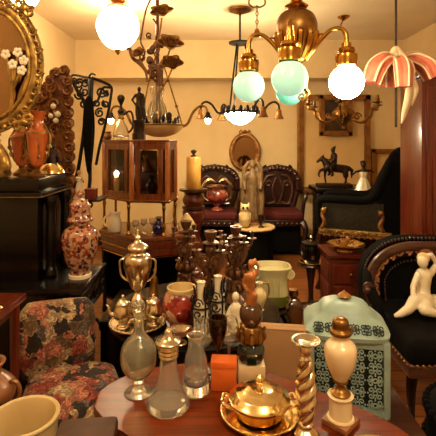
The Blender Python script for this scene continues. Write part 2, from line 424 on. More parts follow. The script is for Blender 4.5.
def carved_chair(label, loc, w, flip):
    t = T('carved_armchair', label, 'chair', loc, 0, 'carved chairs with red seats along the back wall')
    d, sz = .46, .53
    b = bm_(); box(b, (0, d / 2 - .0, sz - .03), (w - .04, d, .1), bev=.035, seg=3); part('seat_cushion', b, 'red', t)
    b = bm_(); box(b, (0, d / 2, sz - .11), (w, d + .03, .08), bev=.015)
    for i in range(9): ball(b, (-w * .42 + i * w * .105, -.012, sz - .12), .026, (1, .5, .8), 8, 6)
    part('seat_rail', b, 'darkwood', t)
    part('added_skirt', box(bm_(), (0, d / 2 + .01, .245), (w - .09, d - .08, .39), bev=.01), 'blackcloth', t, 'black cloth added to darken the space below the seat')  # black block added to keep the space under the seat dark
    for sx in (-1, 1):
        b = tube(bm_(), crv([(sx * w * .45, .02, sz - .1), (sx * w * .5, -.03, .32), (sx * w * .43, .03, .1), (sx * w * .47, -.03, .0)], 5), [.045, .04, .025, .02, .03], 8); part('leg', b, 'darkwood', t)
        b = tube(bm_(), crv([(sx * w * .42, d - .03, sz - .1), (sx * w * .42, d + .01, .25), (sx * w * .44, d + .05, 0)], 5), [.03, .025, .022], 8); part('leg', b, 'darkwood', t)
        b = tube(bm_(), crv([(sx * w * .47, d - .02, .78), (sx * w * .56, d * .6, .8), (sx * w * .56, d * .25, .76), (sx * w * .5, d * .2, .64), (sx * w * .47, d * .25, sz - .08)], 5), [.024, .026, .03, .024, .024], 8); part('arm', b, 'darkwood', t)
    by = d + .01
    b = tube(bm_(), crv([(-w * .36, by, sz), (-w * .47, by, .75), (-w * .49, by, .92), (-w * .36, by + .02, 1.03), (0, by + .03, 1.08), (w * .36, by + .02, 1.03), (w * .49, by, .92), (w * .47, by, .75), (w * .36, by, sz)], 6), .04, 10)
    tube(b, [(-w * .38, by, sz + .06), (w * .38, by, sz + .06)], .025, 8)
    for i in range(19):
        a = PI * (i / 18)
        ball(b, (-w * .5 * math.cos(a), by - .02, .86 + .21 * math.sin(a) ** .7), .032 + .008 * (i % 2), (1, .6, 1), 8, 6)
    part('back_frame', b, 'darkwood', t)
    b = bm_()
    prism_pts = crv([(-.06, sz + .05, 0), (-.04, .68, 0), (-.10, .8, 0), (-.05, .95, 0), (0, 1.04, 0), (.05, .95, 0), (.10, .8, 0), (.04, .68, 0), (.06, sz + .05, 0)], 4)
    prism(b, [(q.x, q.y) for q in prism_pts], -.014, .014)
    bmesh.ops.transform(b, matrix=Matrix.Translation((0, by, 0)) @ Matrix.Rotation(PI / 2, 4, 'X'), verts=b.verts)
    part('splat', b, 'darkwood', t)
    b = bm_(); arch = crv([(-w * .36, sz, 0), (-w * .46, .75, 0), (-w * .48, .92, 0), (-w * .35, 1.03, 0), (0, 1.08, 0), (w * .35, 1.03, 0), (w * .48, .92, 0), (w * .46, .75, 0), (w * .36, sz, 0)], 5)
    prism(b, [(q.x, q.y) for q in arch], -.006, .006); bmesh.ops.transform(b, matrix=Matrix.Translation((0, by + .022, 0)) @ Matrix.Rotation(PI / 2, 4, 'X'), verts=b.verts)
    part('back_panel', b, 'darkwood', t)
    for s in (-1, 1):
        b = bm_()
        if flip:
            tube(b, crv([(s * .04, by - .02, .62), (s * .15, by - .02, .6), (s * .2, by - .025, .78), (s * .15, by - .02, .95), (s * .05, by - .02, .98)], 6), .018, 8)
            tube(b, crv([(s * .02, by - .025, .6), (s * .07, by - .03, .78), (s * .02, by - .025, .95)], 6), .014, 8)
        else:
            tube(b, crv([(s * .03, by - .02, .64), (s * .17, by - .02, .7), (s * .2, by - .02, .86), (s * .1, by - .02, .96), (s * .04, by - .02, .88)], 6), .018, 8)
        tube(b, spiral((s * .12, by - .025, .86), .05, .01, 0, 1.2), .013, 6)
        part('scroll', b, 'brownwood', t)
    b = bm_()
    for i in range(-3, 4):
        ball(b, (i * .055, by - .01, 1.09 - abs(i) * .012), .036, (1, .6, 1.1), 10, 7)
    for s in (-1, 1): tube(b, spiral((s * .15, by - .02, 1.06), .05, .01, PI / 2, -s * 1.2), .015, 6)
    part('crest', b, 'darkwood', t)
    return t
carved_chair('carved dark wood armchair with red seat behind the ochre cylinder jar', (-.05, 5.2, 0), .62, False)
carved_chair('carved dark wood armchair with red seat between statue table and black cabinet', (.80, 5.2, 0), .56, True)

p = at(217, 212, 5.36); p.z = .554
t = T('urn', 'pink painted urn with two bowed silver handles on red chair seat', 'urn', p, 0)
part('body', lathe(bm_(), smooth_prof([(0, 0), (.07, 0), (.075, .015), (.035, .05), (.09, .1), (.14, .18), (.12, .25), (.09, .28), (.11, .31), (.10, .31), (.075, .275), (0, .2)])), 'facepot', t)
part('rim', lathe(bm_(), [(.085, .265), (.125, .3), (.15, .305), (.15, .315), (.12, .315), (.085, .28)]), 'silver', t)
for s in (-1, 1):
    part('handle', tube(bm_(), crv([(s * .1, -.02, .12), (s * .17, -.02, .17), (s * .18, -.02, .31), (s * .1, -.02, .4), (s * .02, -.02, .36)], 6), [.012, .016, .018, .016, .01], 8), 'silver', t)

# small round table with the statue
tz = .458
c = at(254, 225, 4.85)
t = T('side_table', 'small round cream topped table in front of the carved chairs', 'table', (c.x, 4.85, 0))
part('tabletop', lathe(bm_(), [(0, tz - .025), (.23, tz - .025), (.245, tz - .012), (.24, tz), (0, tz)], 36), 'creamcloth', t)
part('added_skirt', lathe(bm_(), [(.2, tz - .025), (.205, .3), (.215, .05), (.2, .05), (.19, tz - .03)], 40, flute=.03, fn=14), 'blackcloth', t)  # black cloth added to darken the space under the table
part('column', lathe(bm_(), smooth_prof([(.03, .1), (.045, .16), (.025, .25), (.04, .36), (.06, tz - .02), (0, tz - .02)]), 16), 'black', t)
for k in range(3):
    a = k * 2.094 + .5
    part('leg', tube(bm_(), crv([(0, 0, .14), (.09 * math.cos(a), .09 * math.sin(a), .13), (.15 * math.cos(a), .15 * math.sin(a), .06), (.19 * math.cos(a), .19 * math.sin(a), .012)], 5), [.03, .022, .02, .012], 8), 'black', t)
t = T('statue', 'tall beige draped woman statue on small round cream table', 'statue', (c.x - .01, 4.93, tz))
part('plinth', lathe(bm_(), [(0, 0), (.085, 0), (.085, .02), (.07, .03), (.07, .06), (0, .06)]), 'stone', t)
L_ = [([(0, 0, .14), (0, 0, .25), (.01, 0, .42), (0, 0, .55)], [.075, .07, .055, .06]), ([(0, 0, .55), (0, 0, .64)], [.06, .035]), ([(0, -.01, .7)], (.034, .038, .045))]
for s in (-1, 1):
    L_.append(([(s * .06, 0, .6), (s * .1, -.01, .5), (s * .09, -.05, .42)], [.028, .024, .018]))
    L_.append(([(s * .09, 0, .58), (s * .11, 0, .3), (s * .10, -.02, .08)], [.03, .035, .025]))
for k in range(7):
    a = PI + PI * k / 6
    L_.append(([(.05 * math.cos(a), .05 * math.sin(a), .45), (.08 * math.cos(a), .08 * math.sin(a), .07)], [.012, .018]))
part('figure', blob(L_, .009), 'statue', t)
b = bm_(); ball(b, (0, .005, .73), .04, (1, 1, .8)); 
for s in (-1, 1): tube(b, crv([(s * .03, 0, .74), (s * .09, .0, .66), (s * .1, 0, .5), (s * .08, -.01, .36)], 5), [.02, .026, .022, .01], 8)
part('veil', b, 'statue', t)
p = at(245, 224, 4.74)
t = T('owl_figurine', 'small cream owl figurine with dark eyes in front of the statue', 'figurine', (p.x, 4.74, tz))
part('body', blob([([(0, 0, .053), (0, 0, .1), (0, 0, .19)], [.05, .06, .045]), ([(0, 0, .22)], (.055, .05, .05)), ([(-.035, 0, .25), (-.045, 0, .285)], [.018, .006]), ([(.035, 0, .25), (.045, 0, .285)], [.018, .006]), ([(-.05, 0, .15), (-.055, .01, .06)], [.022, .012]), ([(.05, 0, .15), (.055, .01, .06)], [.022, .012])], .008), 'cream', t)
for s in (-1, 1): part('eye', ball(bm_(), (s * .022, -.043, .23), .014), 'black', t)
part('beak', ball(bm_(), (0, -.052, .21), .009, (1, 1, 1.6)), 'wax', t)
p = at(261, 224, 4.76)
t = T('cup', 'little dark footed cup beside the owl figurine', 'cup', (p.x, 4.76, tz))
part('bowl', lathe(bm_(), smooth_prof([(0, 0), (.035, 0), (.03, .012), (.012, .03), (.014, .05), (.036, .08), (.036, .14), (.03, .14), (.03, .085), (0, .07)], 3), 18), 'dkbronze', t)
part('handle', tube(bm_(), ring_pts((.036, 0, .11), .02, .024, 12, a0=-PI / 2, a1=PI / 2), .005, 6), 'dkbronze', t)

# ochre jar on a pedestal
ph = .924
t = T('pedestal', 'turned dark wooden pedestal beside the glazed display cabinet', 'pedestal', (-.265, 4.55, 0))
part('top', lathe(bm_(), [(0, ph - .05), (.1, ph - .05), (.12, ph - .03), (.155, ph - .022), (.155, ph), (0, ph)], 32), 'darkwood', t)
part('column', lathe(bm_(), smooth_prof([(.16, 0), (.16, .06), (.1, .1), (.075, .2), (.11, .3), (.07, .42), (.1, .56), (.12, .68), (.09, .72), (.12, .8), (.08, ph - .04)], 4), 24), 'mahog', t)
part('collar', lathe(bm_(), [(.09, .7), (.125, .71), (.125, .735), (.09, .745)], 24), 'darkwood', t)
t = T('jar', 'tall ochre cylinder jar with dark knob on turned pedestal', 'jar', (-.262, 4.52, ph))
part('body', lathe(bm_(), [(0, 0), (.072, 0), (.078, .01), (.078, .33), (.07, .345), (0, .345)], 28), 'wax', t)
part('knob', lathe(bm_(), smooth_prof([(.03, .34), (.034, .355), (.014, .37), (.03, .395), (.03, .41), (0, .425)], 4), 16), 'dkbronze', t)

# dark cabinet behind the wing chair
cz = .905
t = T('cabinet', 'low black cabinet behind the wing chair carrying the bronze rider', 'cabinet', (1.51, 4.97, 0))
part('body', box(bm_(), (0, .02, .44), (.7, .34, .82), bev=.006), 'black', t)
part('top', box(bm_(), (0, 0, cz - .025), (.8, .42, .05), bev=.012), 'black', t)
part('post', box(bm_(), (-.34, -.17, .42), (.09, .06, .84), bev=.012), 'black', t)
part('post', box(bm_(), (.34, -.17, .42), (.09, .06, .84), bev=.012), 'black', t)
part('plinth', box(bm_(), (0, 0, .03), (.78, .4, .06), bev=.01), 'black', t)
part('door', box(bm_(), (0, -.16, .44), (.56, .02, .7), bev=.006), 'darkwood', t)

p = at(334, 187, 4.92)
t = T('equestrian_statue', 'dark bronze rider on a prancing horse standing on black cabinet', 'statue', (p.x, 4.92, cz))
part('base', box(bm_(), (0, 0, .018), (.4, .16, .036), bev=.008), 'dkbronze', t)
Lh = [([(.13, 0, .2), (.02, 0, .215), (-.07, 0, .235)], [.052, .05, .055]),
      ([(-.08, 0, .25), (-.12, 0, .31), (-.135, 0, .335)], [.045, .032, .026]), ([(-.135, 0, .335), (-.195, 0, .29)], [.026, .015]), ([(-.125, 0, .36), (-.12, 0, .38)], [.01, .004]),
      ([(.14, .025, .18), (.16, .03, .12), (.145, .03, .1), (.15, .03, .04)], [.035, .022, .013, .011]),
      ([(.12, -.025, .18), (.12, -.03, .12), (.135, -.03, .1), (.12, -.03, .04)], [.035, .022, .013, .011]),
      ([(-.09, .025, .2), (-.1, .03, .12), (-.09, .03, .04)], [.026, .014, .011]),
      ([(-.1, -.025, .21), (-.17, -.03, .19), (-.19, -.03, .14), (-.175, -.03, .12)], [.026, .015, .011, .01]),
      ([(.17, 0, .23), (.21, 0, .19), (.205, 0, .1)], [.014, .02, .008]), ([(-.09, 0, .3), (-.05, 0, .28)], [.03, .012])]
part('horse', blob(Lh, .0075), 'dkbronze', t)
Lr = [([(0, 0, .26), (0, 0, .36)], [.034, .04]), ([(-.005, 0, .38), (-.01, 0, .395)], [.016, .016]), ([(-.012, 0, .425)], (.027, .024, .03)), ([(0, 0, .45), (.02, 0, .475)], [.02, .006])]
for s in (-1, 1):
    Lr += [([(0, s * .03, .26), (-.05, s * .062, .22), (-.03, s * .065, .14), (-.05, s * .065, .13)], [.026, .02, .015, .012]), ([(0, s * .045, .36), (-.02, s * .06, .31), (-.08, s * .03, .3)], [.018, .014, .01])]
part('rider', blob(Lr, .0075), 'dkbronze', t)

# dancer on a stand
t = T('pillar_stand', 'slim black stand behind the wing chair under the dancer figurine', 'stand', (1.60, 4.62, 0))
part('top', lathe(bm_(), [(0, .8), (.08, .8), (.09, .81), (.09, .83), (0, .83)], 24), 'black', t)
part('column', lathe(bm_(), smooth_prof([(.09, 0), (.09, .03), (.04, .07), (.03, .4), (.04, .75), (.05, .81)], 4), 16), 'black', t)
t = T('dancer_figurine', 'dancing woman figurine in white flared dress with outstretched arms', 'figurine', (1.60, 4.62, .83))
part('dress', lathe(bm_(), smooth_prof([(0, .0), (.115, .0), (.11, .015), (.08, .09), (.05, .17), (.035, .2), (.046, .25), (.04, .27), (0, .27)], 4), 36, flute=.06, fn=9), 'porcelain', t)
Ld = [([(0, 0, .24), (0, 0, .285), (0, 0, .31)], [.035, .03, .014]), ([(0, 0, .345)], (.028, .03, .034)), ([(0, .01, .37)], (.034, .034, .024)),
      ([(-.03, 0, .28), (-.085, 0, .27), (-.12, 0, .235)], [.015, .012, .009]), ([(.03, 0, .28), (.085, 0, .285), (.115, 0, .26)], [.015, .012, .009])]
part('figure', blob(Ld, .006), 'dkbronze', t)

# wing chair seen from the side (faces towards the middle of the room)
t = T('wing_armchair', 'black high backed armchair with carved gilded seat rail seen from its side', 'chair', (1.0, 4.06, 0), math.radians(-22))
def sidepanel(y, m='greycloth'):
    b = bm_(); prism(b, [(.0, .6), (.56, .6), (.56, .86), (.0, .86)], -.02, .02, .01)
    bmesh.ops.transform(b, matrix=Matrix.Translation((0, y, 0)) @ Matrix.Rotation(PI / 2, 4, 'X'), verts=b.verts); return b
b = bm_()
pl = [(q.x, q.y) for q in crv([(.53, .5, 0), (.5, .85, 0), (.545, 1.1, 0), (.6, 1.28, 0), (.68, 1.37, 0), (.78, 1.35, 0), (.82, 1.1, 0), (.8, .5, 0)], 5)]
prism(b, pl, -.26, .26, .04)
bmesh.ops.transform(b, matrix=Matrix.Translation((0, .28, 0)) @ Matrix.Rotation(PI / 2, 4, 'X'), verts=b.verts)
part('backrest', b, 'blackcloth', t)
part('seat', box(bm_(), (.28, .28, .58), (.56, .44, .16), bev=.05, seg=3), 'blackcloth', t)
for y in (.03, .53):
    a_ = part('arm', sidepanel(y), 'greycloth', t, 'charcoal side panel under the arm' if y < .3 else None)
    b = tube(bm_(), crv([(-.02, y, .6), (-.03, y, .8), (.0, y, .87), (.2, y, .88), (.38, y, .88), (.48, y, .93), (.55, y, 1.08), (.62, y, 1.26)], 6), [.028, .032, .04, .042, .042, .05, .05, .03], 10)
    part('arm_pad', b, 'blackcloth', t)
    b = bm_(); box(b, (.3, y - .01, .565), (.66, .05, .07), bev=.012)
    part('seat_rail', b, 'gilt', t, 'carved gilded seat rail' if y < .3 else None)
    b = bm_()
    for i in range(12):
        x = .0 + i * .053
        tube(b, spiral((x, y - .035, .56), .024, .006, i, (-1) ** i * 1.1, 9), .007, 5)
        ball(b, (x + .026, y - .035, .535), .013, (1, .6, 1), 8, 6)
    part('carving', b, 'oldgilt', t)
    for sx, s in ((.0, 1), (.56, -1)):
        b = bm_(); tube(b, crv([(sx, y - .02, .6), (sx + s * .03, y - .03, .66), (sx + s * .005, y - .03, .74), (sx + s * .045, y - .03, .8)], 5), [.02, .024, .016, .008], 8); ball(b, (sx + s * .02, y - .03, .77), .026, (1, .7, 1.2), 10, 7)
        part('arm_carving', b, 'oldgilt', t)
    for x, w in ((.0, -.04), (.62, .05)):
        part('leg', tube(bm_(), crv([(x, y, .54), (x + w, y, .36), (x + w * .2, y, .12), (x + w, y, 0.0)], 5), [.045, .04, .024, .03], 8), 'darkwood', t)

# chest with a golden dish
t = T('chest', 'small reddish wooden chest below the wing chair carrying a golden dish', 'chest', (.985, 3.28, 0))
part('body', box(bm_(), (0, 0, .29), (.3, .3, .56), bev=.008), 'mahog', t)
part('top', box(bm_(), (0, 0, .582), (.34, .34, .03), bev=.008), 'mahog', t)
for k in range(3):
    d_ = part('drawer', box(bm_(), (0, -.152, .13 + k * .16), (.26, .015, .14), bev=.006), 'redwood', t)
    part('knob', ball(bm_(), (0, -.172, .13 + k * .16), .014), 'dkbrass', d_)
    d_ = part('side_panel', box(bm_(), (-.152, 0, .13 + k * .16), (.012, .24, .14), bev=.005), 'redwood', t)
t = T('dish', 'golden shell shaped dish with figure standing on reddish chest', 'dish', (.985, 3.24, .597))
part('bowl', lathe(bm_(), smooth_prof([(0, 0), (.06, 0), (.065, .01), (.1, .025), (.14, .05), (.145, .055), (.12, .045), (.06, .02), (0, .018)], 3), 32, flute=.04, fn=11), 'gold', t)
b = bm_(); ball(b, (-.02, 0, .06), .035, (1.2, .8, 1)); ball(b, (.02, 0, .09), .022)
for k in range(5): tube(b, spiral((-.06 + k * .03, -.01, .07), .02, .005, k, 1.2, 9), .006, 5)
part('ornament', b, 'oldgilt', t)

# black lidded jar on a little table
lz = .393
t = T('low_table', 'small dark round table under the black lidded jar', 'table', (.80, 3.62, 0))
part('tabletop', lathe(bm_(), [(0, lz - .02), (.11, lz - .02), (.115, lz - .01), (.11, lz), (0, lz)], 28), 'darkwood', t)
part('column', lathe(bm_(), smooth_prof([(.1, 0), (.1, .02), (.03, .05), (.025, .2), (.05, lz - .02)], 4), 16), 'darkwood', t)
t = T('plate', 'shallow yellow gold plate under the black lidded jar', 'plate', (.80, 3.6, lz))
part('dish', lathe(bm_(), [(0, 0), (.075, 0), (.1, .014), (.105, .018), (.1, .02), (.076, .006), (0, .006)], 32), 'gold', t)
part('rim', tube(bm_(), ring_pts((0, 0, .018), .104, .104, 32, 'xy'), .004, 6, True), 'gilt', t)
t = T('jar', 'round black lidded jar with knob standing on yellow plate', 'jar', (.80, 3.6, lz + .0075))
part('body', lathe(bm_(), smooth_prof([(0, 0), (.06, 0), (.072, .02), (.076, .1), (.07, .14), (.06, .15), (0, .15)], 4), 28), 'black', t)
part('lid', lathe(bm_(), [(.074, .148), (.082, .155), (.082, .17), (.05, .185), (.0, .19)], 28), 'black', t)
part('knob', lathe(bm_(), smooth_prof([(.012, .186), (.01, .2), (.018, .215), (0, .235)], 4), 12), 'silver', t)
part('label_patch', box(bm_(), (0, -.077, .06), (.03, .004, .03), bev=.001), 'silver', t, 'small pale square on the front')

# wardrobe
t = T('wardrobe', 'tall reddish mahogany wardrobe behind the carved black armchair', 'wardrobe', (1.43, 2.95, 0))
ww, wd, wh = .85, .35, 1.9
part('carcass', box(bm_(), (ww / 2, wd / 2, wh / 2 + .03), (ww, wd, wh - .06), bev=.01), 'redwood', t)
part('plinth', box(bm_(), (ww / 2, wd / 2, .04), (ww + .04, wd + .04, .08), bev=.01), 'redwood', t)
part('cornice', box(bm_(), (ww / 2, wd / 2, wh + .01), (ww + .06, wd + .06, .05), bev=.02), 'redwood', t)
for k in range(2):
    cx = ww * (.26 + .48 * k)
    d_ = part('door', box(bm_(), (cx, -.008, wh / 2 + .02), (ww * .45, .026, wh - .2), bev=.006), 'redwood', t)
    b = bm_()
    for s in (-1, 1):
        box(b, (cx + s * ww * .17, -.026, wh / 2 + .02), (.025, .016, wh - .4), bev=.006); box(b, (cx, -.026, wh / 2 + .02 + s * (wh - .4) / 2), (ww * .34 + .025, .016, .025), bev=.006)
    part('moulding', b, 'redwood', d_)
    part('handle', tube(bm_(), crv([(cx + (.19 - .38 * k) * ww, -.02, 1.0), (cx + (.19 - .38 * k) * ww, -.045, 1.04), (cx + (.19 - .38 * k) * ww, -.02, 1.1)], 5), .007, 6), 'dkbrass', d_)
# ============================================================ carved black armchair with the reclining figurine
t = T('fringed_armchair', 'black armchair with carved brown crest rail and beaded edging', 'chair', (1.27, 2.05, 0))
sz = .46
part('seat', box(bm_(), (0, .3, sz - .07), (.66, .6, .14), bev=.05, seg=3), 'blackcloth', t)
b = bm_(); box(b, (0, .3, .315), (.68, .62, .06), bev=.012)
part('seat_rail', b, 'brownwood', t)
b = bm_()
for i in range(24): ball(b, (-.33 + i * .0287, -.012, .35), .008, u=8, v=6)
for i in range(18): ball(b, (-.345, .0 + i * .034, .35), .008, u=8, v=6)
part('nailheads', b, 'dkbrass', t)
arch = crv([(-.36, .54, .43), (-.37, .55, .52), (-.365, .58, .65), (-.30, .61, .76), (-.17, .63, .83), (0, .64, .84), (.17, .63, .83), (.30, .61, .76), (.365, .58, .65), (.37, .55, .52), (.36, .54, .43)], 7)
b = bm_()
inner = [Vector((q.x * .86, q.y - .045, q.z - .02)) for q in arch]
loopv = []
for q in arch: loopv.append(q)
poly = [(q.x, q.z) for q in arch]
prism(b, poly, -.04, .04, .02)
bmesh.ops.transform(b, matrix=Matrix.Translation((0, .62, 0)) @ Matrix.Rotation(PI / 2, 4, 'X'), verts=b.verts)
part('backrest', b, 'blackcloth', t)
b = bm_(); bar_pts = [Vector((q.x * .83, .565, .52 + (q.z - .52) * .78)) for q in arch]
tube(b, bar_pts, .075, 12, flat=.45)
part('crest_rail', b, 'brownwood', t)
b = bm_()
for i, q in enumerate(bar_pts):
    if i % 3 == 0: tube(b, spiral((q.x, .528, q.z), .026, .006, i, (-1) ** i * 1.2, 10), .007, 6)
    if i % 3 == 1: ball(b, (q.x, .53, q.z), .014, (1.3, .5, .8), 8, 6)
ball(b, (0, .53, bar_pts[len(bar_pts) // 2].z), .03, (1.4, .6, .9))
part('carving', b, 'stone', t)
b = bm_()
for k, q in enumerate(crv(arch, 2)):
    if k % 2 == 0: ball(b, (q.x * .98, .565, .52 + (q.z - .52) * .985), .0085, (1, 1, 1.5), 8, 6)
part('beaded_edging', b, 'darkwood', t); b = bm_()
for k, q in enumerate(crv(arch, 2)):
    if k % 3 == 0: ball(b, (q.x * .66, .53, .52 + (q.z - .52) * .6), .007, u=8, v=6)
part('beaded_edging', b, 'darkwood', t)
for s in (-1, 1):
    b = tube(bm_(), crv([(s * .345, .56, .64), (s * .37, .48, .61), (s * .375, .40, .56), (s * .36, .34, .5), (s * .345, .33, .42), (s * .34, .33, .34)], 6), [.024, .03, .034, .03, .026, .026], 10)
    part('arm', b, 'blackcloth', t)
    part('leg', tube(bm_(), crv([(s * .3, .04, .31), (s * .31, .04, .2), (s * .3, .05, .08), (s * .3, .05, 0)], 5), [.03, .024, .014, .018], 8), 'black', t)
    part('leg', tube(bm_(), crv([(s * .31, .56, .31), (s * .31, .59, .15), (s * .32, .64, 0)], 5), [.03, .025, .024], 8), 'darkwood', t)
b = bm_(); ball(b, (-.40, .40, .575), .024); tube(b, spiral((-.40, .395, .595), .028, .008, 0, 1.3, 10), .008, 6)
part('arm_knob', b, 'brownwood', t)

t = T('seated_figurine', 'white porcelain nude woman seated on the black armchair', 'figurine', (1.155, 2.4, sz + .016))
Lf = [([(.02, .02, .05), (.03, .03, .12), (.035, .03, .19)], [.05, .04, .046]), ([(.035, .03, .21), (.03, .02, .245)], [.022, .018]), ([(.02, .01, .275)], (.03, .033, .037)), ([(.03, .03, .29)], (.034, .03, .026)),
      ([(.02, -.01, .055), (-.06, -.06, .075), (-.1, -.08, .04), (-.155, -.1, .02), (-.185, -.11, .016)], [.046, .036, .028, .02, .013]),
      ([(.04, .0, .05), (.0, -.07, .05), (-.03, -.11, .045), (.05, -.12, .025), (.09, -.11, .02)], [.046, .038, .03, .02, .014]),
      ([(-.005, .01, .2), (-.045, -.01, .14), (-.06, -.04, .09)], [.021, .016, .012]),
      ([(.075, .03, .2), (.11, .02, .26), (.07, .01, .315), (.045, .02, .31)], [.021, .017, .013, .011]),
      ([(.06, .04, .03), (.1, .03, .04), (.15, .0, .02)], [.04, .04, .02])]
part('body', blob(Lf, .006), 'porcelain', t)
part('hair', ball(bm_(), (.032, .028, .292), .036, (1, 1, .85)), 'cream', t)
part('drapery', blob([([(.03, 0, .02), (.1, -.02, .03), (.16, -.05, .015)], [.035, .045, .02]), ([(0, .03, .02), (.08, .06, .03)], [.03, .03])], .007), 'porcelain', t)

# bobble edged black pouffe at the near corner
t = T('pouffe', 'black round pouffe with bobbled edge by the front table', 'pouffe', (.93, 1.45, 0))
part('body', lathe(bm_(), smooth_prof([(0, .03), (.17, .03), (.185, .1), (.19, .45), (.17, .52), (.1, .55), (0, .555)], 4), 36), 'blackcloth', t)
for r, z, n in ((.19, .5, 40), (.195, .38, 40), (.195, .25, 40), (.19, .12, 40)):
    b = bm_()
    for i in range(n):
        a = 2 * PI * (i + (z * 10 % 1)) / n; ball(b, (r * math.cos(a), r * math.sin(a), z), .014, (1, 1, 1.4), 6, 5)
    part('bobble_row', b, 'blackcloth', t)
for k in range(4): part('foot', lathe(bm_(), [(.0, 0), (.02, 0), (.03, .035), (0, .035)], 12, (.11 * math.cos(k * PI / 2 + .8), .11 * math.sin(k * PI / 2 + .8), 0)), 'black', t)

# ============================================================ black cabinet with pillars
KX = -.87
t = T('piano_cabinet', 'ebonised black cabinet with pillars and projecting desk shelf', 'cabinet', (KX, 2.05, 0))
part('upper_case', box(bm_(), (-.47, .2, .95), (.9, .36, .44), bev=.004), 'black', t)
part('cornice', box(bm_(), (-.49, .19, 1.182), (1.0, .4, .022), bev=.006), 'black', t)
part('top', box(bm_(), (-.5, .2, 1.226), (.98, .38, .068), bev=.008), 'black', t)
part('desk_shelf', box(bm_(), (-.385, .13, .735), (1.24, .44, .03), bev=.006), 'black', t)
part('lower_case', box(bm_(), (-.42, .2, .36), (1.1, .36, .72), bev=.006), 'black', t)
for k in range(2):
    b = lathe(bm_(), smooth_prof([(.024, .75), (.034, .76), (.03, .79), (.022, .82), (.026, .95), (.022, 1.08), (.026, 1.11), (.034, 1.14), (.034, 1.17)], 4), 16, (-.005 + .02, .1 + .2 * k, 0))
    part('pillar', b, 'black', t)
part('edge_trim', tube(bm_(), [(-.99, -.011, 1.171), (.011, -.011, 1.171), (.011, .39, 1.171)], .003, 6), 'dkbrass', t)
b = bm_(); box(b, (.225, .12, .66), (.02, .36, .11), bev=.006)
for i in range(3): tube(b, spiral((.24, .0 + i * .12, .66), .035, .008, 0, 1.3, 10, 'yz'), .007, 6)
part('side_apron', b, 'black', t)
part('leg', lathe(bm_(), smooth_prof([(.03, 0), (.03, .03), (.016, .06), (.026, .3), (.03, .6), (.03, .72)], 4), 14, (.19, -.05, 0)), 'black', t)
CZ = 1.26
def urn(label, x, d, h, m='orange'):
    t = T('urn', label, 'urn', (x, d, CZ), 0, 'orange opaline urns on the black cabinet')
    part('base', lathe(bm_(), [(0, 0), (.042, 0), (.042, .012), (.03, .02), (.014, .035), (.018, .05), (0, .05)], 20), 'dkbrass', t)
    part('body', lathe(bm_(), smooth_prof([(.012, .045), (.03, .06), (.042, .12), (.055, h * .62), (.054, h * .68), (.036, h * .74), (.03, h * .86), (.044, h), (.036, h), (.022, h * .86), (0, h * .8)], 4), 26), m, t)
    part('collar', lathe(bm_(), [(.05, h * .64), (.058, h * .65), (.058, h * .67), (.05, h * .69)], 26), 'gilt', t)
    for s in (-1, 1):
        b = tube(bm_(), crv([(s * .035, 0, .07), (s * .06, 0, .13), (s * .068, 0, h * .6), (s * .05, 0, h * .72), (s * .034, 0, h * .8)], 5), .006, 6)
        tube(b, spiral((s * .062, -.004, .15), .016, .003, 0, s * 1.3, 9), .004, 5); tube(b, spiral((s * .05, -.004, .11), .016, .003, 2, -s * 1.3, 9), .004, 5)
        part('handle', b, 'gilt', t)
    b = bm_()
    for k in range(4): ball(b, (.03 - .002 * k, -.045, .1 + .03 * k), .007, (1, .5, 1.3), 8, 6)
    tube(b, crv([(.01, -.04, .08), (.03, -.05, .13), (.03, -.055, .2)], 5), .003, 5)
    part('mount', b, 'gilt', t)
    return t
urn('orange opaline urn with gilt handles just behind the oval gilt mirror', -1.075, 2.3, .31)
urn('orange opaline urn with gilt handles next to the bronze crested ornament', -.955, 2.22, .34)
t = T('ornament', 'gilt shell based ornament with a dark bronze crest on black cabinet', 'ornament', (-.945, 2.385, CZ))
part('base', lathe(bm_(), smooth_prof([(0, 0), (.066, 0), (.07, .01), (.062, .03), (.045, .05), (.03, .06), (0, .06)], 3), 28, flute=.03, fn=10), 'gold', t)
part('figure', blob([([(0, 0, .05), (0, 0, .1), (0, 0, .13)], [.035, .03, .018]), ([(0, 0, .155)], (.022, .022, .028)), ([(-.03, 0, .11), (-.05, -.01, .07)], [.014, .01]), ([(.03, 0, .11), (.05, -.01, .07)], [.014, .01])], .005), 'dkbronze', t)

# gilt oval mirror standing on the cabinet
mc = at(-15, 65, 2.1)
t = T('standing_mirror', 'big gilded oval mirror on scrolled stand at the cabinet front', 'mirror', (mc.x, 2.12, CZ))
zc = mc.z - CZ
b = bm_()
tube(b, ring_pts((0, 0, zc), .245, .31, 64), .027, 10, True); tube(b, ring_pts((0, -.02, zc), .222, .282, 64), .011, 8, True); tube(b, ring_pts((0, -.012, zc), .285, .345, 64), .008, 6, True)
part('frame', b, 'gilt', t)
b = lathe(bm_(), [(0, -.006), (1, -.006), (1, .006), (0, .006)], 48, rot=Matrix.Rotation(PI / 2, 3, 'X'))
for v in b.verts: v.co.x *= .235; v.co.z = v.co.z * .295 + zc
part('mirror_glass', b, 'mirror', t)
b = bm_()
for i in range(40):
    a = 2 * PI * i / 40 + .05
    x, z = .272 * math.cos(a), zc + .332 * math.sin(a)
    if i % 2: tube(b, spiral((x, -.02, z), .024, .005, a, (-1) ** (i // 2) * 1.3, 10), .007, 6)
    else: ball(b, (x, -.02, z), .014, (1, .6, 1), 8, 6)
for a in (PI * .28, PI * .5, PI * .72, -.9, -PI + .9):
    x, z = .31 * math.cos(a), zc + .37 * math.sin(a)
    ball(b, (x, -.015, z), .03, (1, .6, .8)); 
    for s in (-1, 1): tube(b, spiral((x + s * .035 * math.sin(a), -.02, z - s * .035 * math.cos(a)), .03, .006, a, s * 1.3, 10), .009, 6)
part('carving', b, 'gilt', t)
b = bm_()
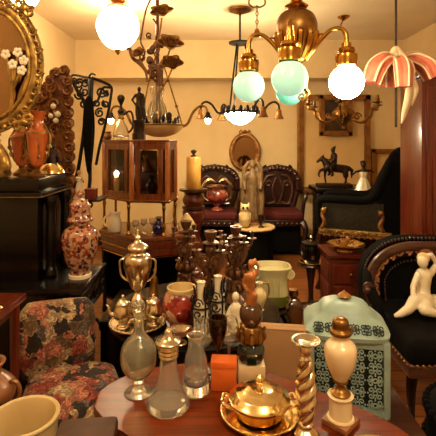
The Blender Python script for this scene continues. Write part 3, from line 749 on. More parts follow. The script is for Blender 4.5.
tube(b, crv([(0, 0, zc - .33), (.05, -.01, zc - .4), (.08, -.01, .11), (.095, -.01, .05), (.06, -.01, .02)], 6), [.02, .024, .03, .03, .02], 10)
tube(b, crv([(0, 0, zc - .33), (-.05, -.01, zc - .4), (-.08, -.01, .11), (-.095, -.01, .05), (-.06, -.01, .02)], 6), [.02, .024, .03, .03, .02], 10)
for s in (-1, 1):
    for k in range(4): tube(b, spiral((s * (.05 + .014 * k), -.03, .21 - .05 * k), .03, .006, k, s * 1.4, 10), .009, 6)
    ball(b, (s * .06, -.01, .1), .04, (.7, .5, 1.5))
box(b, (0, 0, .018), (.2, .11, .036), bev=.014)
part('stand', b, 'gilt', t)
b = bm_()
for (x, z) in ((.17, zc + .06), (.2, zc + .02), (.145, zc + .0), (.11, zc + .05), (.19, zc - .03)):
    for k in range(5):
        a = k * 1.257 + x * 20
        ball(b, (x + .014 * math.cos(a), -.035, z + .014 * math.sin(a)), .012, (1, .5, 1), 8, 6)
part('reflected_flowers', b, 'porcelain', t, 'pale modelled flowers standing in for a reflection in the glass')  # flowers modelled in place of a reflection in the mirror
b = bm_()
for (x, z) in ((.17, zc + .06), (.2, zc + .02), (.145, zc), (.11, zc + .05), (.19, zc - .03)): tube(b, crv([(.12, -.02, zc - .29), (.14, -.03, zc - .15), (x, -.03, z)], 6), .005, 6)
part('stem', b, 'gilt', t)  # stems for the flowers that imitate the reflection

# giltwood panel
t = T('carved_screen', 'tall red and gilt carved wood screen between cabinet and iron stand', 'screen', (-1.035, 2.66, 0), .15)
out = crv([(-.14, 0, 0), (-.14, .8, 0), (-.16, 1.3, 0), (-.15, 1.6, 0), (-.09, 1.72, 0), (-.02, 1.84, 0), (.05, 1.9, 0), (.09, 1.84, 0), (.1, 1.6, 0), (.11, 1.2, 0), (.1, .8, 0), (.1, 0, 0)], 4)
b = bm_(); prism(b, [(q.x, q.y) for q in out], -.02, .02, .008)
bmesh.ops.transform(b, matrix=Matrix.Rotation(PI / 2, 4, 'X'), verts=b.verts)
part('board', b, 'redgilt', t)
edge = [q for q in crv([(-.14, .72, 0), (-.16, 1.3, 0), (-.15, 1.6, 0), (-.09, 1.72, 0), (-.02, 1.84, 0), (.05, 1.9, 0), (.09, 1.84, 0), (.1, 1.6, 0), (.11, 1.2, 0), (.1, .72, 0)], 24)]
even, run = [edge[0]], 0
for q0, q1 in zip(edge, edge[1:]):
    run += (q1 - q0).length
    if run > .062: even.append(q1); run = 0
b = bm_()
for i, q in enumerate(even): tube(b, spiral((q.x * .88, -.03, q.y - .01), .034, .006, i, (-1) ** i * 1.4, 10), .011, 6)
part('carving', b, 'redgilt', t)
b = bm_()
for i, q in enumerate(even): ball(b, (q.x, -.02, q.y), .024, (1, .8, 1.3), 8, 6)
part('beading', b, 'redgilt', t)
b = bm_()
for i in range(16):
    z = 1.0 + i * .052
    tube(b, spiral((-.02 + .03 * math.sin(i * 2.1), -.03, z), .036, .006, i * 1.3, (-1) ** i * 1.4, 10), .011, 6)
part('carving', b, 'redgilt', t)
b = bm_()
for (x, z, r) in ((.005, 1.66, .018), (.03, 1.61, .02), (-.01, 1.60, .016), (.02, 1.57, .018)): ball(b, (x, -.055, z), r, (1, .8, 1), 10, 8)
part('flower_boss', b, 'porcelain', t, 'small white porcelain flower group')
part('foot', box(bm_(), (-.02, 0, .03), (.3, .26, .06), bev=.01), 'darkwood', t)

# wrought iron stand
ix = at(90, 0, 2.97).x
t = T('iron_stand', 'tall wrought iron stand with scrolls tapering downward beside display cabinet', 'stand', (ix, 2.97, 0))
def ip(px, py): q = at(px, py, 2.97); return Vector((q.x - ix, 0, q.z))
b = bm_()
tube(b, crv([ip(71, 80), ip(73, 75), ip(85, 77), ip(92, 78)], 4), .009, 6); tube(b, crv([ip(92, 78), ip(103, 82), ip(111, 87), ip(111, 96), ip(107, 118), ip(100, 145), ip(96, 165)], 5), .011, 6)
tube(b, crv([ip(72, 80), ip(78, 92), ip(85, 105), ip(84, 130), ip(79, 165), ip(73, 192), ip(72, 215)], 5), .014, 6)
part('outline_bars', b, 'iron', t)
b = bm_()
tube(b, [ip(92, 78), ip(91, 105), ip(90, 140), ip(90, 180), ip(86, 215)], .013, 8); tube(b, [ip(86, 215), Vector((ip(86, 0).x, 0, .03))], .015, 8)
part('post', b, 'iron', t)
SCR = ((80, 84, 5, 1, 1.4), (75, 82, 4, 3, -1.3), (85, 92, 5, 2, 1.4), (80, 95, 5, 3, 1.3), (84, 104, 4, 0, -1.3), (86, 84, 4, 1, 1.2)), ((102, 92, 6, 0, -1.4), (106, 104, 4, 2, 1.5), (100, 113, 5, 1, 1.5), (97, 104, 4, 4, -1.4), (102, 122, 4, 0, 1.4), (107, 94, 3, 1, 1.3)), ((84, 210, 5, 0, 1.4), (78, 204, 5, 2, -1.4), (90, 204, 5, 1, 1.4), (75, 213, 5, 4, 1.4))
for grp in SCR:
    b = bm_()
    for (x, y, r, a, n) in grp: tube(b, spiral(ip(x, y) + Vector((0, -.01, 0)), r * 2.97 / F, .008, a, n, 12), .0075, 6)
    part('scrollwork', b, 'iron', t)
b = bm_()
tube(b, crv([ip(92, 106), ip(98, 100), ip(103, 88), ip(110, 88)], 5), .009, 6)
part('brace', b, 'iron', t)
b = bm_(); box(b, ip(87, 199) + Vector((0, .0, 0)), (.24, .2, .014), bev=.003)
part('shelf', b, 'iron', t)
for k in range(3):
    a = k * 2.094 + .4; bx = ip(86, 0).x
    part('leg', tube(bm_(), crv([(bx, 0, .2), (bx + .08 * math.cos(a), .08 * math.sin(a), .16), (bx + .12 * math.cos(a), .12 * math.sin(a), .05), (bx + .15 * math.cos(a), .15 * math.sin(a), .012)], 5), .012, 6), 'iron', t)
shz = ip(87, 199).z + .007
t = T('umbrella', 'folded black umbrella hanging inside the iron stand', 'umbrella', ip(92, 98) + Vector((ix, 2.895, 0)))
part('canopy', lathe(bm_(), smooth_prof([(0, -.54), (.014, -.5), (.03, -.36), (.038, -.2), (.028, -.05), (.012, 0), (0, .01)], 4), 24, flute=.12, fn=8), 'blackcloth', t)
part('handle', tube(bm_(), crv([(0, 0, 0), (0, 0, .1), (0.0, 0, .13), (.02, .0, .16), (.045, 0, .15)], 5), .007, 8), 'black', t)
p = at(79, 196, 2.90)
t = T('figurine', 'little pink porcelain lady standing on the iron stand shelf', 'figurine', (p.x, 2.90, shz))
part('dress', lathe(bm_(), smooth_prof([(0, 0), (.036, 0), (.034, .02), (.018, .1), (.014, .12), (.02, .15), (0, .155)], 3), 20, flute=.05, fn=7), 'porcelain', t)
part('figure', blob([([(0, 0, .14), (0, 0, .165)], [.018, .008]), ([(0, 0, .185)], (.013, .014, .016)), ([(-.018, 0, .15), (-.034, -.01, .11)], [.008, .006]), ([(.018, 0, .15), (.034, -.01, .12)], [.008, .006])], .004), 'rosebowl', t)
p = at(91, 193, 2.94)
t = T('trinket_box', 'small red box on the iron stand shelf', 'box', (p.x + .01, 2.912, shz))
part('body', box(bm_(), (0, 0, .03), (.075, .06, .06), bev=.004), 'redbox', t)
part('lid', box(bm_(), (0, 0, .066), (.08, .064, .014), bev=.004), 'redbox', t)

# Imari jar on the desk shelf
p = at(80, 277, 2.15)
t = T('ginger_jar', 'big lidded porcelain jar with iron red pattern on black shelf', 'jar', (p.x, 2.15, .75))
part('body', lathe(bm_(), smooth_prof([(0, 0), (.05, 0), (.054, .01), (.05, .035), (.072, .09), (.09, .17), (.085, .23), (.05, .262), (.045, .27), (0, .27)], 5), 40), 'imari', t)
part('foot_ring', lathe(bm_(), [(.046, 0), (.056, 0), (.056, .016), (.05, .02)], 32), 'porcelain', t)
part('neck', lathe(bm_(), [(.044, .26), (.05, .265), (.05, .29), (.044, .29)], 32), 'imari', t)
l_ = part('lid', lathe(bm_(), smooth_prof([(.062, .285), (.065, .292), (.058, .305), (.05, .33), (.052, .36), (.035, .39), (.014, .4)], 4), 36), 'imari', t)
part('knob', lathe(bm_(), smooth_prof([(.012, .398), (.01, .408), (.02, .42), (.02, .43), (0, .448)], 4), 16), 'imari', l_)
# ============================================================ glazed display cabinet
t = T('display_cabinet', 'honey wood display cabinet with glass panes and brass gallery rail', 'cabinet', (-.66, 3.3, 0))
O = Vector((-.66, 3.3, 0))
U = [(-.98, 3.62), (-.69, 3.35), (-.40, 3.32), (-.36, 3.52), (-.40, 3.86), (-.95, 3.9)]
U = [(x - O.x, y - O.y) for x, y in U]
def grow(P, k):
    cx = sum(p[0] for p in P) / len(P); cy = sum(p[1] for p in P) / len(P)
    return [(cx + (p[0] - cx) * k, cy + (p[1] - cy) * k) for p in P]
z0, z1 = .95, 1.45
part('cornice', prism(prism(bm_(), grow(U, 1.05), z1 - .035, z1 - .012, .004), grow(U, 1.08), z1 - .014, z1, .004), 'honey', t)
part('cabinet_floor', prism(bm_(), grow(U, 1.04), z0, z0 + .03, .004), 'honey', t)
part('inner_shelf', prism(bm_(), grow(U, .93), 1.19, 1.196), 'pane', t)
b = bm_(); bar(b, (U[4][0], U[4][1], 1.2), (U[5][0], U[5][1], 1.2), .015, .46)
part('back_panel', b, 'darkwood', t)
b = bm_(); bar(b, (U[3][0], U[3][1], 1.2), (U[4][0], U[4][1], 1.2), .015, .46); bar(b, (U[5][0], U[5][1], 1.2), (U[0][0], U[0][1], 1.2), .015, .46)
part('side_panel', b, 'honey', t)
for i in range(4):
    part('post', box(bm_(), (U[i][0], U[i][1], (z0 + z1) / 2), (.036, .036, z1 - z0 - .03), .4 if i in (0, 1) else 0, bev=.006), 'postlit', t)
def lerp2(a, c, f): return (a[0] + (c[0] - a[0]) * f, a[1] + (c[1] - a[1]) * f)
for i in range(3):
    a, c = U[i], U[i + 1]
    a2, c2 = lerp2(a, c, .06 if i < 2 else .1), lerp2(a, c, .94 if i < 2 else .9)
    b = bm_()
    w = .045
    bar(b, (*a2, z1 - .055), (*c2, z1 - .055), .022, w); bar(b, (*a2, z0 + .05), (*c2, z0 + .05), .022, w)
    L_ = math.dist(a2, c2); f = w / L_ / 2
    for g in (f + .06, 1 - f - .06):
        q = lerp2(a2, c2, g); box(b, (q[0], q[1], (z0 + z1) / 2), (w, .022, z1 - z0 - .1), math.atan2(c[1] - a[1], c[0] - a[0]), bev=.004)
    d_ = part('door' if i < 2 else 'side_frame', b, 'honey', t)
    b = bm_(); bar(b, (*lerp2(a2, c2, .08), 1.2), (*lerp2(a2, c2, .92), 1.2), .004, .36)
    part('pane', b, 'pane', d_)
    b = bm_()
    n_ = Vector((c[1] - a[1], a[0] - c[0], 0)).normalized() * .013
    if n_.y > 0: n_ = -n_
    q0, q1 = lerp2(a2, c2, w / L_ + .05), lerp2(a2, c2, 1 - w / L_ - .05)
    tube(b, [Vector((*q0, z0 + .075)) + n_, Vector((*q1, z0 + .075)) + n_, Vector((*q1, z1 - .08)) + n_, Vector((*q0, z1 - .08)) + n_], .0035, 6, True)
    part('brass_bead', b, 'brass', d_)
b = bm_(); tube(b, [(*grow(U, 1.06)[i], .965) for i in range(4)], .006, 8)
for i in range(4): ball(b, (*grow(U, 1.06)[i], .965), .013, u=10, v=8)
part('gallery_rail', b, 'brass', t)
Lw = [(-1.0, 3.56), (-.66, 3.22), (-.2, 3.38), (-.2, 3.82), (-.95, 3.92)]
Lw = [(x - O.x, y - O.y) for x, y in Lw]
for i, q in enumerate([U[0], lerp2(U[1], U[0], .1), lerp2(U[2], U[1], .1), U[3], U[4], U[5]]):
    b = lathe(bm_(), smooth_prof([(.022, .69), (.022, .7), (.012, .72), (.016, .76), (.011, .8), (.011, .88), (.016, .91), (.012, .93), (.02, .95)], 3), 12, (q[0], q[1], 0))
    part('column', b, 'brass', t)
part('counter', prism(bm_(), grow(Lw, 1.02), .66, .69, .006), 'honey', t)
for k, (za, zb_) in enumerate(((.60, .655), (.535, .59))):
    part('drawer', prism(bm_(), grow(Lw, .985 - .03 * k), za, zb_, .006), 'redwood', t)
b = bm_()
for z, k in ((.658, 1.0), (.596, .99), (.53, .975)): tube(b, [(*grow(Lw, k)[i], z) for i in range(3)], .0045, 6)
part('brass_line', b, 'brass', t)
for i, q in enumerate(grow(Lw, .9)):
    part('leg', lathe(bm_(), smooth_prof([(.02, 0), (.022, .03), (.016, .08), (.02, .3), (.026, .5), (.03, .54)], 3), 12, (q[0], q[1], 0)), 'black', t)
part('lower_shelf', prism(bm_(), grow(Lw, .9), .12, .14), 'black', t)
b = bm_(); bar(b, (*grow(Lw, .9)[3], .33), (*grow(Lw, .9)[4], .33), .02, .42)
part('added_side_board', bar(bm_(), (*grow(Lw, .9)[4], .33), (*grow(Lw, .9)[0], .33), .02, .42), 'black', t)  # black board added to hide bright floor and wall, so the gap reads dark
part('back_board', b, 'black', t)

# inside it
def vase(name, label, cat, loc, prof, m, seg=24, group=None):
    return solo(name, lathe(bm_(), smooth_prof(prof, 4), seg), m, label, cat, loc, 0, group)
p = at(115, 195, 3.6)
t = T('reflection_glow', 'added glow on cream stem for a lamp reflection in the cabinet glass', 'lamp', (p.x + .004, 3.64, .98))  # glowing piece added inside in place of a lamp mirrored in the panes
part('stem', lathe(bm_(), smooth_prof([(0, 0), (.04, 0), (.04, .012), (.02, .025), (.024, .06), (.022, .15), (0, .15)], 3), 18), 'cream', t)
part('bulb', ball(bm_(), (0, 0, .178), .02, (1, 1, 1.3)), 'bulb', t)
vase('vase', 'dark bronze vase inside the display cabinet', 'vase', (-.56, 3.55, .98), [(0, 0), (.03, 0), (.05, .06), (.045, .1), (.02, .13), (.03, .17), (.024, .17), (0, .12)], 'dkbronze')
vase('bowl', 'small dark bowl on the glass shelf of the display cabinet', 'bowl', (-.52, 3.6, 1.196), [(0, 0), (.03, 0), (.06, .05), (.065, .09), (.06, .09), (0, .03)], 'bronze')
vase('vase', 'small pale vase on the glass shelf of the display cabinet', 'vase', (-.62, 3.58, 1.196), [(0, 0), (.02, 0), (.03, .05), (.015, .09), (.022, .12), (.016, .12), (0, .08)], 'stone')

# on the counter below
SZ = .69
def onc(px, py): return at(px, py, (EYE - SZ) * F / (py - 140))
p = onc(120, 235.5)
t = T('jug', 'plump white jug on the display cabinet counter', 'jug', (-.855, 3.47, SZ), PI)
part('body', lathe(bm_(), smooth_prof([(0, 0), (.04, 0), (.055, .03), (.056, .08), (.045, .13), (.05, .16), (.042, .16), (.035, .13), (0, .1)], 4), 26), 'porcelain', t)
part('handle', tube(bm_(), ring_pts((.05, 0, .09), .04, .045, 14, a0=-PI / 2, a1=PI / 2), .009, 8), 'porcelain', t)
for k, (x, y) in enumerate(((-.655, 3.34), (-.60, 3.4), (-.535, 3.43))):
    s_ = [(0, 0), (.022, 0), (.02, .006), (.005, .02), (.005, .06), (.024, .08), (.026, .12), (.023, .12), (.02, .085), (0, .07)]
    solo('goblet', lathe(bm_(), smooth_prof(s_, 3), 18), 'clear', ['tiny clear goblet by the brass column on the cabinet counter', 'tiny clear goblet in the middle of the three on the counter', 'tiny clear goblet close to the blue vase on the counter'][k], 'glass', (x, y, SZ), 0, 'tiny goblets on the cabinet counter')
p = onc(162, 239)
t = T('vase', 'round cobalt blue vase on the display cabinet counter', 'vase', (-.478, 3.392, SZ))
part('body', lathe(bm_(), smooth_prof([(0, 0), (.03, 0), (.052, .035), (.05, .07), (.024, .1), (.02, .12), (.03, .135), (.024, .135), (.014, .12), (0, .1)], 4), 26), 'blue', t)
part('rim', tube(bm_(), ring_pts((0, 0, .135), .028, .028, 20, 'xy'), .004, 6, True), 'gilt', t)
t = T('shell', 'cream conch shaped shell ornament at the counter end', 'shell', (-.262, 3.51, SZ))
part('body', lathe(bm_(), smooth_prof([(0, .002), (.045, 0), (.07, .03), (.066, .06), (.045, .1), (.03, .12), (.016, .14), (0, .15)], 4), 28, flute=.05, fn=9), 'cream', t)
part('lip', blob([([(-.05, -.04, .04), (-.02, -.07, .03), (.04, -.055, .04)], [.016, .02, .014])], .005), 'cream', t)

# on its top
t = T('ewer', 'clear glass ewer with black stopper and handle on display cabinet', 'decanter', (at(121, 0, 3.52).x, 3.52, 1.45))
part('body', lathe(bm_(), smooth_prof([(0, 0), (.06, 0), (.068, .02), (.06, .09), (.03, .15), (.02, .18), (.024, .23), (.02, .23), (.014, .18), (.024, .14), (.052, .08), (.058, .03), (0, .01)], 4), 28), 'clear', t)
s_ = part('stopper', lathe(bm_(), smooth_prof([(.0, .2), (.018, .21), (.03, .24), (.016, .26), (.01, .29), (.028, .33), (.03, .36), (.014, .38), (0, .385)], 4), 18), 'dkbronze', t)
part('handle', tube(bm_(), crv([(.02, 0, .21), (.075, 0, .24), (.1, 0, .19), (.095, 0, .1), (.06, 0, .06)], 6), .009, 8), 'dkbronze', t)
part('collar', lathe(bm_(), [(.02, .17), (.027, .175), (.027, .19), (.02, .195)], 20), 'brass', t)
vase('pot', 'little gilt pot beside the glass ewer on the cabinet top', 'pot', (at(107, 0, 3.6).x, 3.6, 1.45), [(0, 0), (.03, 0), (.04, .03), (.03, .055), (.035, .07), (.028, .07), (0, .04)], 'oldgilt')
t = T('statuette', 'dark bronze statuette of a standing man with hand on hip', 'statue', (at(139, 0, 3.4).x, 3.4, 1.45))
part('plinth', lathe(bm_(), [(0, 0), (.055, 0), (.055, .05), (.045, .06), (.045, .13), (.052, .14), (.052, .16), (0, .16)], 20), 'dkbronze', t)
part('figure', blob([([(-.012, 0, .17), (-.016, -.005, .22), (-.012, 0, .275)], [.012, .014, .018]), ([(.018, 0, .17), (.016, -.006, .22), (.01, 0, .275)], [.012, .014, .018]),
    ([(0, 0, .27), (0, 0, .32), (.002, 0, .36)], [.024, .022, .028]), ([(.002, 0, .37), (.002, 0, .385)], [.01, .01]), ([(.002, -.002, .41)], (.016, .018, .021)),
    ([(-.026, 0, .365), (-.056, 0, .325), (-.028, -.01, .285)], [.012, .009, .008]), ([(.03, 0, .365), (.046, 0, .31), (.04, -.015, .26)], [.012, .01, .008]), ([(.03, .01, .35), (.036, .015, .2)], [.016, .02])], .0045), 'dkbronze', t)

# ============================================================ hanging lamps
def canopy(t, z, r=.06, m='brass'):
    part('ceiling_rose', lathe(bm_(), smooth_prof([(0, z), (r, z), (r, z - .012), (r * .6, z - .03), (r * .2, z - .045), (0, z - .05)], 3), 20), m, t)
def chain(b, p0, p1, r=.012, w=.0035):
    p0, p1 = Vector(p0), Vector(p1); n = max(2, int((p1 - p0).length / (r * 2.6)))
    for i in range(n):
        c = p0.lerp(p1, (i + .5) / n)
        tube(b, ring_pts(c, r * .75, r * 1.6, 10, 'xz' if i % 2 else 'yz'), w, 5, True)
    return b
def arc(a, pts):
    """profile (radius, z) swung to angle a"""
    return [Vector((r * math.cos(a), r * math.sin(a), z)) for r, z in pts]

# big brass chandelier
D1 = 2.14
c = at(297.5, 40, D1); zc0 = 1.885
t = T('chandelier', 'big brass chandelier with four round glass globes', 'chandelier', (c.x - .005, D1, zc0))
hz = H - zc0
part('body', lathe(bm_(), smooth_prof([(0, -.05), (.03, -.045), (.05, -.02), (.09, .06), (.104, .12), (.102, .16), (.085, .2), (.05, .225), (.03, .235), (0, .24)], 5), 40), 'dkbrass', t)
b = bm_()
for i in range(12):
    a = 2 * PI * i / 12
    tube(b, crv(arc(a, [(.045, -.025), (.085, .035), (.102, .09), (.096, .105), (.108, .1)]), 4), [.012, .016, .016, .01], 6)
part('leaf_cup', b, 'brass', t)
part('stem', lathe(bm_(), smooth_prof([(.04, .23), (.06, .245), (.036, .262), (.03, .28), (.055, .3), (.055, .31), (.02, .33), (.014, .36), (.014, hz - .04)], 4), 20), 'brass', t)
canopy(t, hz, .08)
b = bm_(); tube(b, crv([(0, 0, -.04), (.02, 0, -.08), (.05, 0, -.11), (.045, 0, -.17), (.06, 0, -.2), (.03, 0, -.235)], 6), [.016, .012, .01, .012, .01, .006], 8); tube(b, spiral((.03, 0, -.215), .02, .006, -PI / 2, -1.2), .006, 6)
part('drop', b, 'dkbrass', t)
for a_, gm in ((-24, 'lampwhite'), (88, 'glowaqua2'), (168, 'lampaqua'), (252, 'lampaqua')):
    a = math.radians(a_)
    R_ = .245
    arm = part('arm', tube(bm_(), crv(arc(a, [(.02, -.03), (.07, .0), (.12, .06), (.17, .105), (.215, .11), (.24, .085), (R_, .045), (R_, .02)]), 6), [.014, .012, .011, .011, .011, .012, .012, .014], 10), 'brass', t)
    b = bm_(); tube(b, crv(arc(a, [(.03, -.04), (.05, .02), (.1, .08), (.13, .09), (.135, .07)]), 5), .006, 6); part('scroll', b, 'brass', arm)
    q = Vector((R_ * math.cos(a), R_ * math.sin(a), 0))
    gz = -.155
    part('fitter', lathe(bm_(), [(.01, .04), (.022, .035), (.024, .015), (.038, .01), (.042, -.005), (.036, -.015), (.052, -.022), (.054, -.04), (.05, -.06), (.052, -.075), (.047, -.08)], 28, q), 'brass', arm)
    r = .083
    b = lathe(bm_(), [(r * math.sin(u), -r * math.cos(u)) for u in [PI * k / 20 * .82 for k in range(21)]], 36, q + Vector((0, 0, gz)))
    part('globe_shade', b, gm, arm, 'lit white globe' if gm == 'lampwhite' else 'aqua glass globe')

# flower chandelier
D2 = 3.72
c = at(160, 0, D2)
t = T('chandelier', 'floral bowl chandelier with bronze roses above the display cabinet', 'chandelier', (c.x, D2, 1.475))
zb = 0; hz = H - 1.475
part('bowl', lathe(bm_(), smooth_prof([(0, 0), (.06, .004), (.14, .03), (.2, .075), (.215, .105), (.205, .105), (.19, .08), (.13, .04), (0, .012)], 4), 44), 'frost', t)
part('bowl_rim', tube(bm_(), ring_pts((0, 0, .105), .213, .213, 44, 'xy'), .008, 8, True), 'dkbrass', t)
sx = -.02
part('stem', tube(bm_(), [(sx, -.02, .1), (sx, -.02, .5), (sx, -.02, hz - .03)], .016, 10), 'bronze', t)
canopy(t, hz, .09, 'dkbrass')
for k in range(3):
    a = math.radians(-15 + 120 * k)
    b = tube(bm_(), [Vector((sx, -.02, .66)) + Vector((.05 * math.cos(a), .05 * math.sin(a), 0)), Vector((.21 * math.cos(a), .21 * math.sin(a), .1))], .007, 6)
    for f in (.3, .7): ball(b, Vector((sx + .05 * math.cos(a), -.02 + .05 * math.sin(a), .66)).lerp(Vector((.21 * math.cos(a), .21 * math.sin(a), .1)), f), .014, u=8, v=6)
    part('rod', b, 'dkbrass', t)
b = lathe(bm_(), smooth_prof([(.0, .1), (.05, .11), (.085, .18), (.07, .27), (.045, .33), (.06, .42), (.04, .44), (0, .45)], 4), 30, (sx, -.04, 0), flute=.07, fn=10)
part('crystal_vase', b, 'crystal', t)
def rose(parent, q, r):
    b = bm_(); tilt = Matrix.Rotation(random.uniform(-.4, .6), 3, 'Y') @ Matrix.Rotation(random.uniform(.7, 1.1), 3, 'X')
    for k, (s, fl, n, rz) in enumerate(((1.0, .16, 5, 0), (.72, .16, 5, .6), (.46, .14, 4, 1.1), (.24, .1, 3, .3))):
        rot = tilt @ Matrix.Rotation(rz, 3, 'Z')
        pr = [(.02 * r, 0), (.5 * r * s, .06 * r), (.85 * r * s, .3 * r), (r * s, .62 * r * (1.25 - s * .4)), (r * s * 1.06, .6 * r * (1.25 - s * .4)), (r * s * .9, .28 * r), (.5 * r * s, .12 * r), (.02 * r, .08 * r)]
        lathe(b, smooth_prof(pr, 2), 30, q, rot, fl, n)
    return part('rose', b, 'framegilt', parent)
sc2 = D2 / F
for (px, py, r, sgn) in ((163, 18, .09, 1), (171, 49, .10, 1), (173, 68, .085, 1), (141, 57, .055, -1)):
    q = Vector(((px - 160) * sc2, -.08, (138 - py) * sc2))
    r_ = rose(t, q, r)
    part('stalk', tube(bm_(), crv([(sx, -.03, q.z - .25), (sx + (q.x - sx) * .6, -.06, q.z - .14), (q.x, q.y, q.z - .03)], 5), .008, 6), 'dkbrass', r_)
b = bm_()
def fp(px, py): return Vector(((px - 160) * sc2, -.06, (138 - py) * sc2))
tube(b, crv([fp(153, 0), fp(147, 14), fp(143, 35), fp(142, 45), fp(146, 54), fp(143, 62), fp(138, 62)], 6), .009, 6)
tube(b, crv([fp(128, 52), fp(131, 51), fp(134, 60), fp(141, 66), fp(147, 74), fp(148, 84)], 5), [.007, .015, .017, .015, .012, .008], 8)
tube(b, crv([fp(154, 22), fp(159, 30), fp(157, 42), fp(160, 52), fp(155, 66), fp(161, 80), fp(164, 88)], 6), .01, 6)
tube(b, crv([fp(165, 62), fp(161, 72), fp(162, 88)], 5), [.02, .03, .02], 8)
for (x, y, n) in ((143, 60, 1), (150, 38, -1), (158, 57, 1), (152, 75, -1), (157, 80, 1)): tube(b, spiral(fp(x, y), .03, .008, x, n * 1.3, 10), .008, 6)
for i in range(14): ball(b, fp(150 + 12 * random.random(), 45 + 40 * random.random()), .028, (1, .5, 1.3), 8, 6, Matrix.Rotation(random.random() * 3, 3, 'Y'))
part('foliage', b, 'bronze', t)
for ang in (-8, 184):
    a = math.radians(ang)
    arm = part('arm', tube(bm_(), crv(arc(a, [(.2, .09), (.25, .12), (.3, .22), (.36, .27), (.41, .26), (.43, .21)]), 6), [.01, .012, .012, .011, .01, .01], 8), 'dkbrass', t)
    q = Vector((.43 * math.cos(a), .43 * math.sin(a), 0))
    part('socket', lathe(bm_(), smooth_prof([(0, .22), (.018, .215), (.024, .19), (.04, .165), (.034, .16), (0, .17)], 3), 16, q), 'dkbronze', arm)
    part('bulb', ball(bm_(), q + Vector((0, 0, .145)), .026, (1, 1, 1.2)), 'bulb', arm)
b = bm_()
for i in range(22):
    a = 2 * PI * i / 22; rr = .1 + .08 * (i % 3) / 2
    ball(b, (rr * math.cos(a), rr * math.sin(a), .12 + .02 * (i % 4)), .026, (1, .5, 1.4), 8, 6, Matrix.Rotation(i, 3, 'Z'))
    tube(b, [(rr * math.cos(a), rr * math.sin(a), .07), (rr * math.cos(a), rr * math.sin(a), .12)], .005, 5)
part('metal_leaves', b, 'dkbronze', t)

# bowl chandelier at the back
D3 = 4.2
c = at(240, 117, D3)
t = T('chandelier', 'iron chandelier with lit white bowl hanging towards the back wall', 'chandelier', (c.x, D3, c.z))
hz = H - c.z
part('bowl_shade', lathe(bm_(), smooth_prof([(0, -.08), (.05, -.07), (.11, -.03), (.155, .03), (.16, .05), (.15, .05), (.1, 0), (0, -.05)], 4), 36), 'lampbowl', t)
b = bm_()
tube(b, ring_pts((0, 0, .05), .165, .165, 36, 'xy'), .012, 8, True)
for i in range(16):
    a = 2 * PI * i / 16; ball(b, (.17 * math.cos(a), .17 * math.sin(a), .07), .026, (.7, .7, 1.5), 8, 6)
    tube(b, spiral((.18 * math.cos(a), .18 * math.sin(a), .045), .022, .005, a, 1.3, 8, 'xz'), .007, 5)
part('leaf_rim', b, 'iron', t)
part('upper_disc', lathe(bm_(), [(0, .72), (.05, .715), (.11, .73), (.115, .745), (.05, .74), (0, .75)], 28), 'iron', t)
part('stem', tube(bm_(), [(0, 0, .72), (0, 0, .9), (0, 0, hz - .02)], .01, 8), 'iron', t)
part('ceiling_rose', lathe(bm_(), [(0, hz), (.11, hz), (.11, hz - .02), (.04, hz - .05), (0, hz - .05)], 28), 'oldgilt', t)
for k in range(3):
    a = math.radians(-10 + 120 * k)
    part('rod', tube(bm_(), arc(a, [(.05, .73), (.11, .4), (.165, .06)]), .009, 6), 'iron', t)
for ang in (0, 118, 182, 300):
    a = math.radians(ang)
    arm = part('arm', tube(bm_(), crv(arc(a, [(.16, .05), (.22, .04), (.28, .12), (.34, .15), (.385, .12), (.39, .06)]), 6), .011, 8), 'iron', t)
    q = Vector((.39 * math.cos(a), .39 * math.sin(a), 0))
    part('bell_socket', lathe(bm_(), smooth_prof([(0, .08), (.018, .075), (.026, .05), (.03, .02), (.05, -.02), (.044, -.02), (0, .03)], 3), 16, q), 'oldgilt', arm)

# candle chandelier
D4 = 4.45
c = at(343.5, 115, D4)
t = T('chandelier', 'aged brass candle chandelier hanging before the large gilt frame', 'chandelier', (c.x, D4, c.z))
hz = H - c.z
part('ball', lathe(bm_(), smooth_prof([(0, -.15), (.02, -.14), (.015, -.12), (.05, -.09), (.11, -.02), (.115, .03), (.07, .08), (.03, .1), (.035, .13), (.02, .17), (.015, .22)], 4), 30), 'dkbrass', t)
b = chain(bm_(), (0, 0, .24), (0, 0, hz - .3), .016, .005)
tube(b, crv([(0, 0, hz - .28), (.03, 0, hz - .22), (-.03, 0, hz - .12), (.0, 0, hz - .03)], 6), .008, 6)
tube(b, [(0, 0, .2), (0, 0, .26)], .01, 6)
part('chain', b, 'brass', t)
canopy(t, hz, .06)
for k in range(6):
    a = math.radians(8 + 60 * k)
    arm = part('arm', tube(bm_(), crv(arc(a, [(.06, 0), (.12, -.06), (.22, -.08), (.3, -.03), (.33, .05), (.38, .06), (.39, .1)]), 6), .012, 8), 'dkbrass', t)
    tube_b = bm_(); tube(tube_b, [Vector(v) for v in spiral((.16 * math.cos(a), .16 * math.sin(a), -.02), .045, .01, 0, 1.3, 12)], .007, 6)
    part('scroll', tube_b, 'dkbrass', arm)
    q = Vector((.39 * math.cos(a), .39 * math.sin(a), 0))
    part('candle_cup', lathe(bm_(), [(0, .09), (.045, .105), (.048, .112), (.014, .115), (.02, .13), (.018, .18), (0, .18)], 16, q), 'dkbrass', arm)

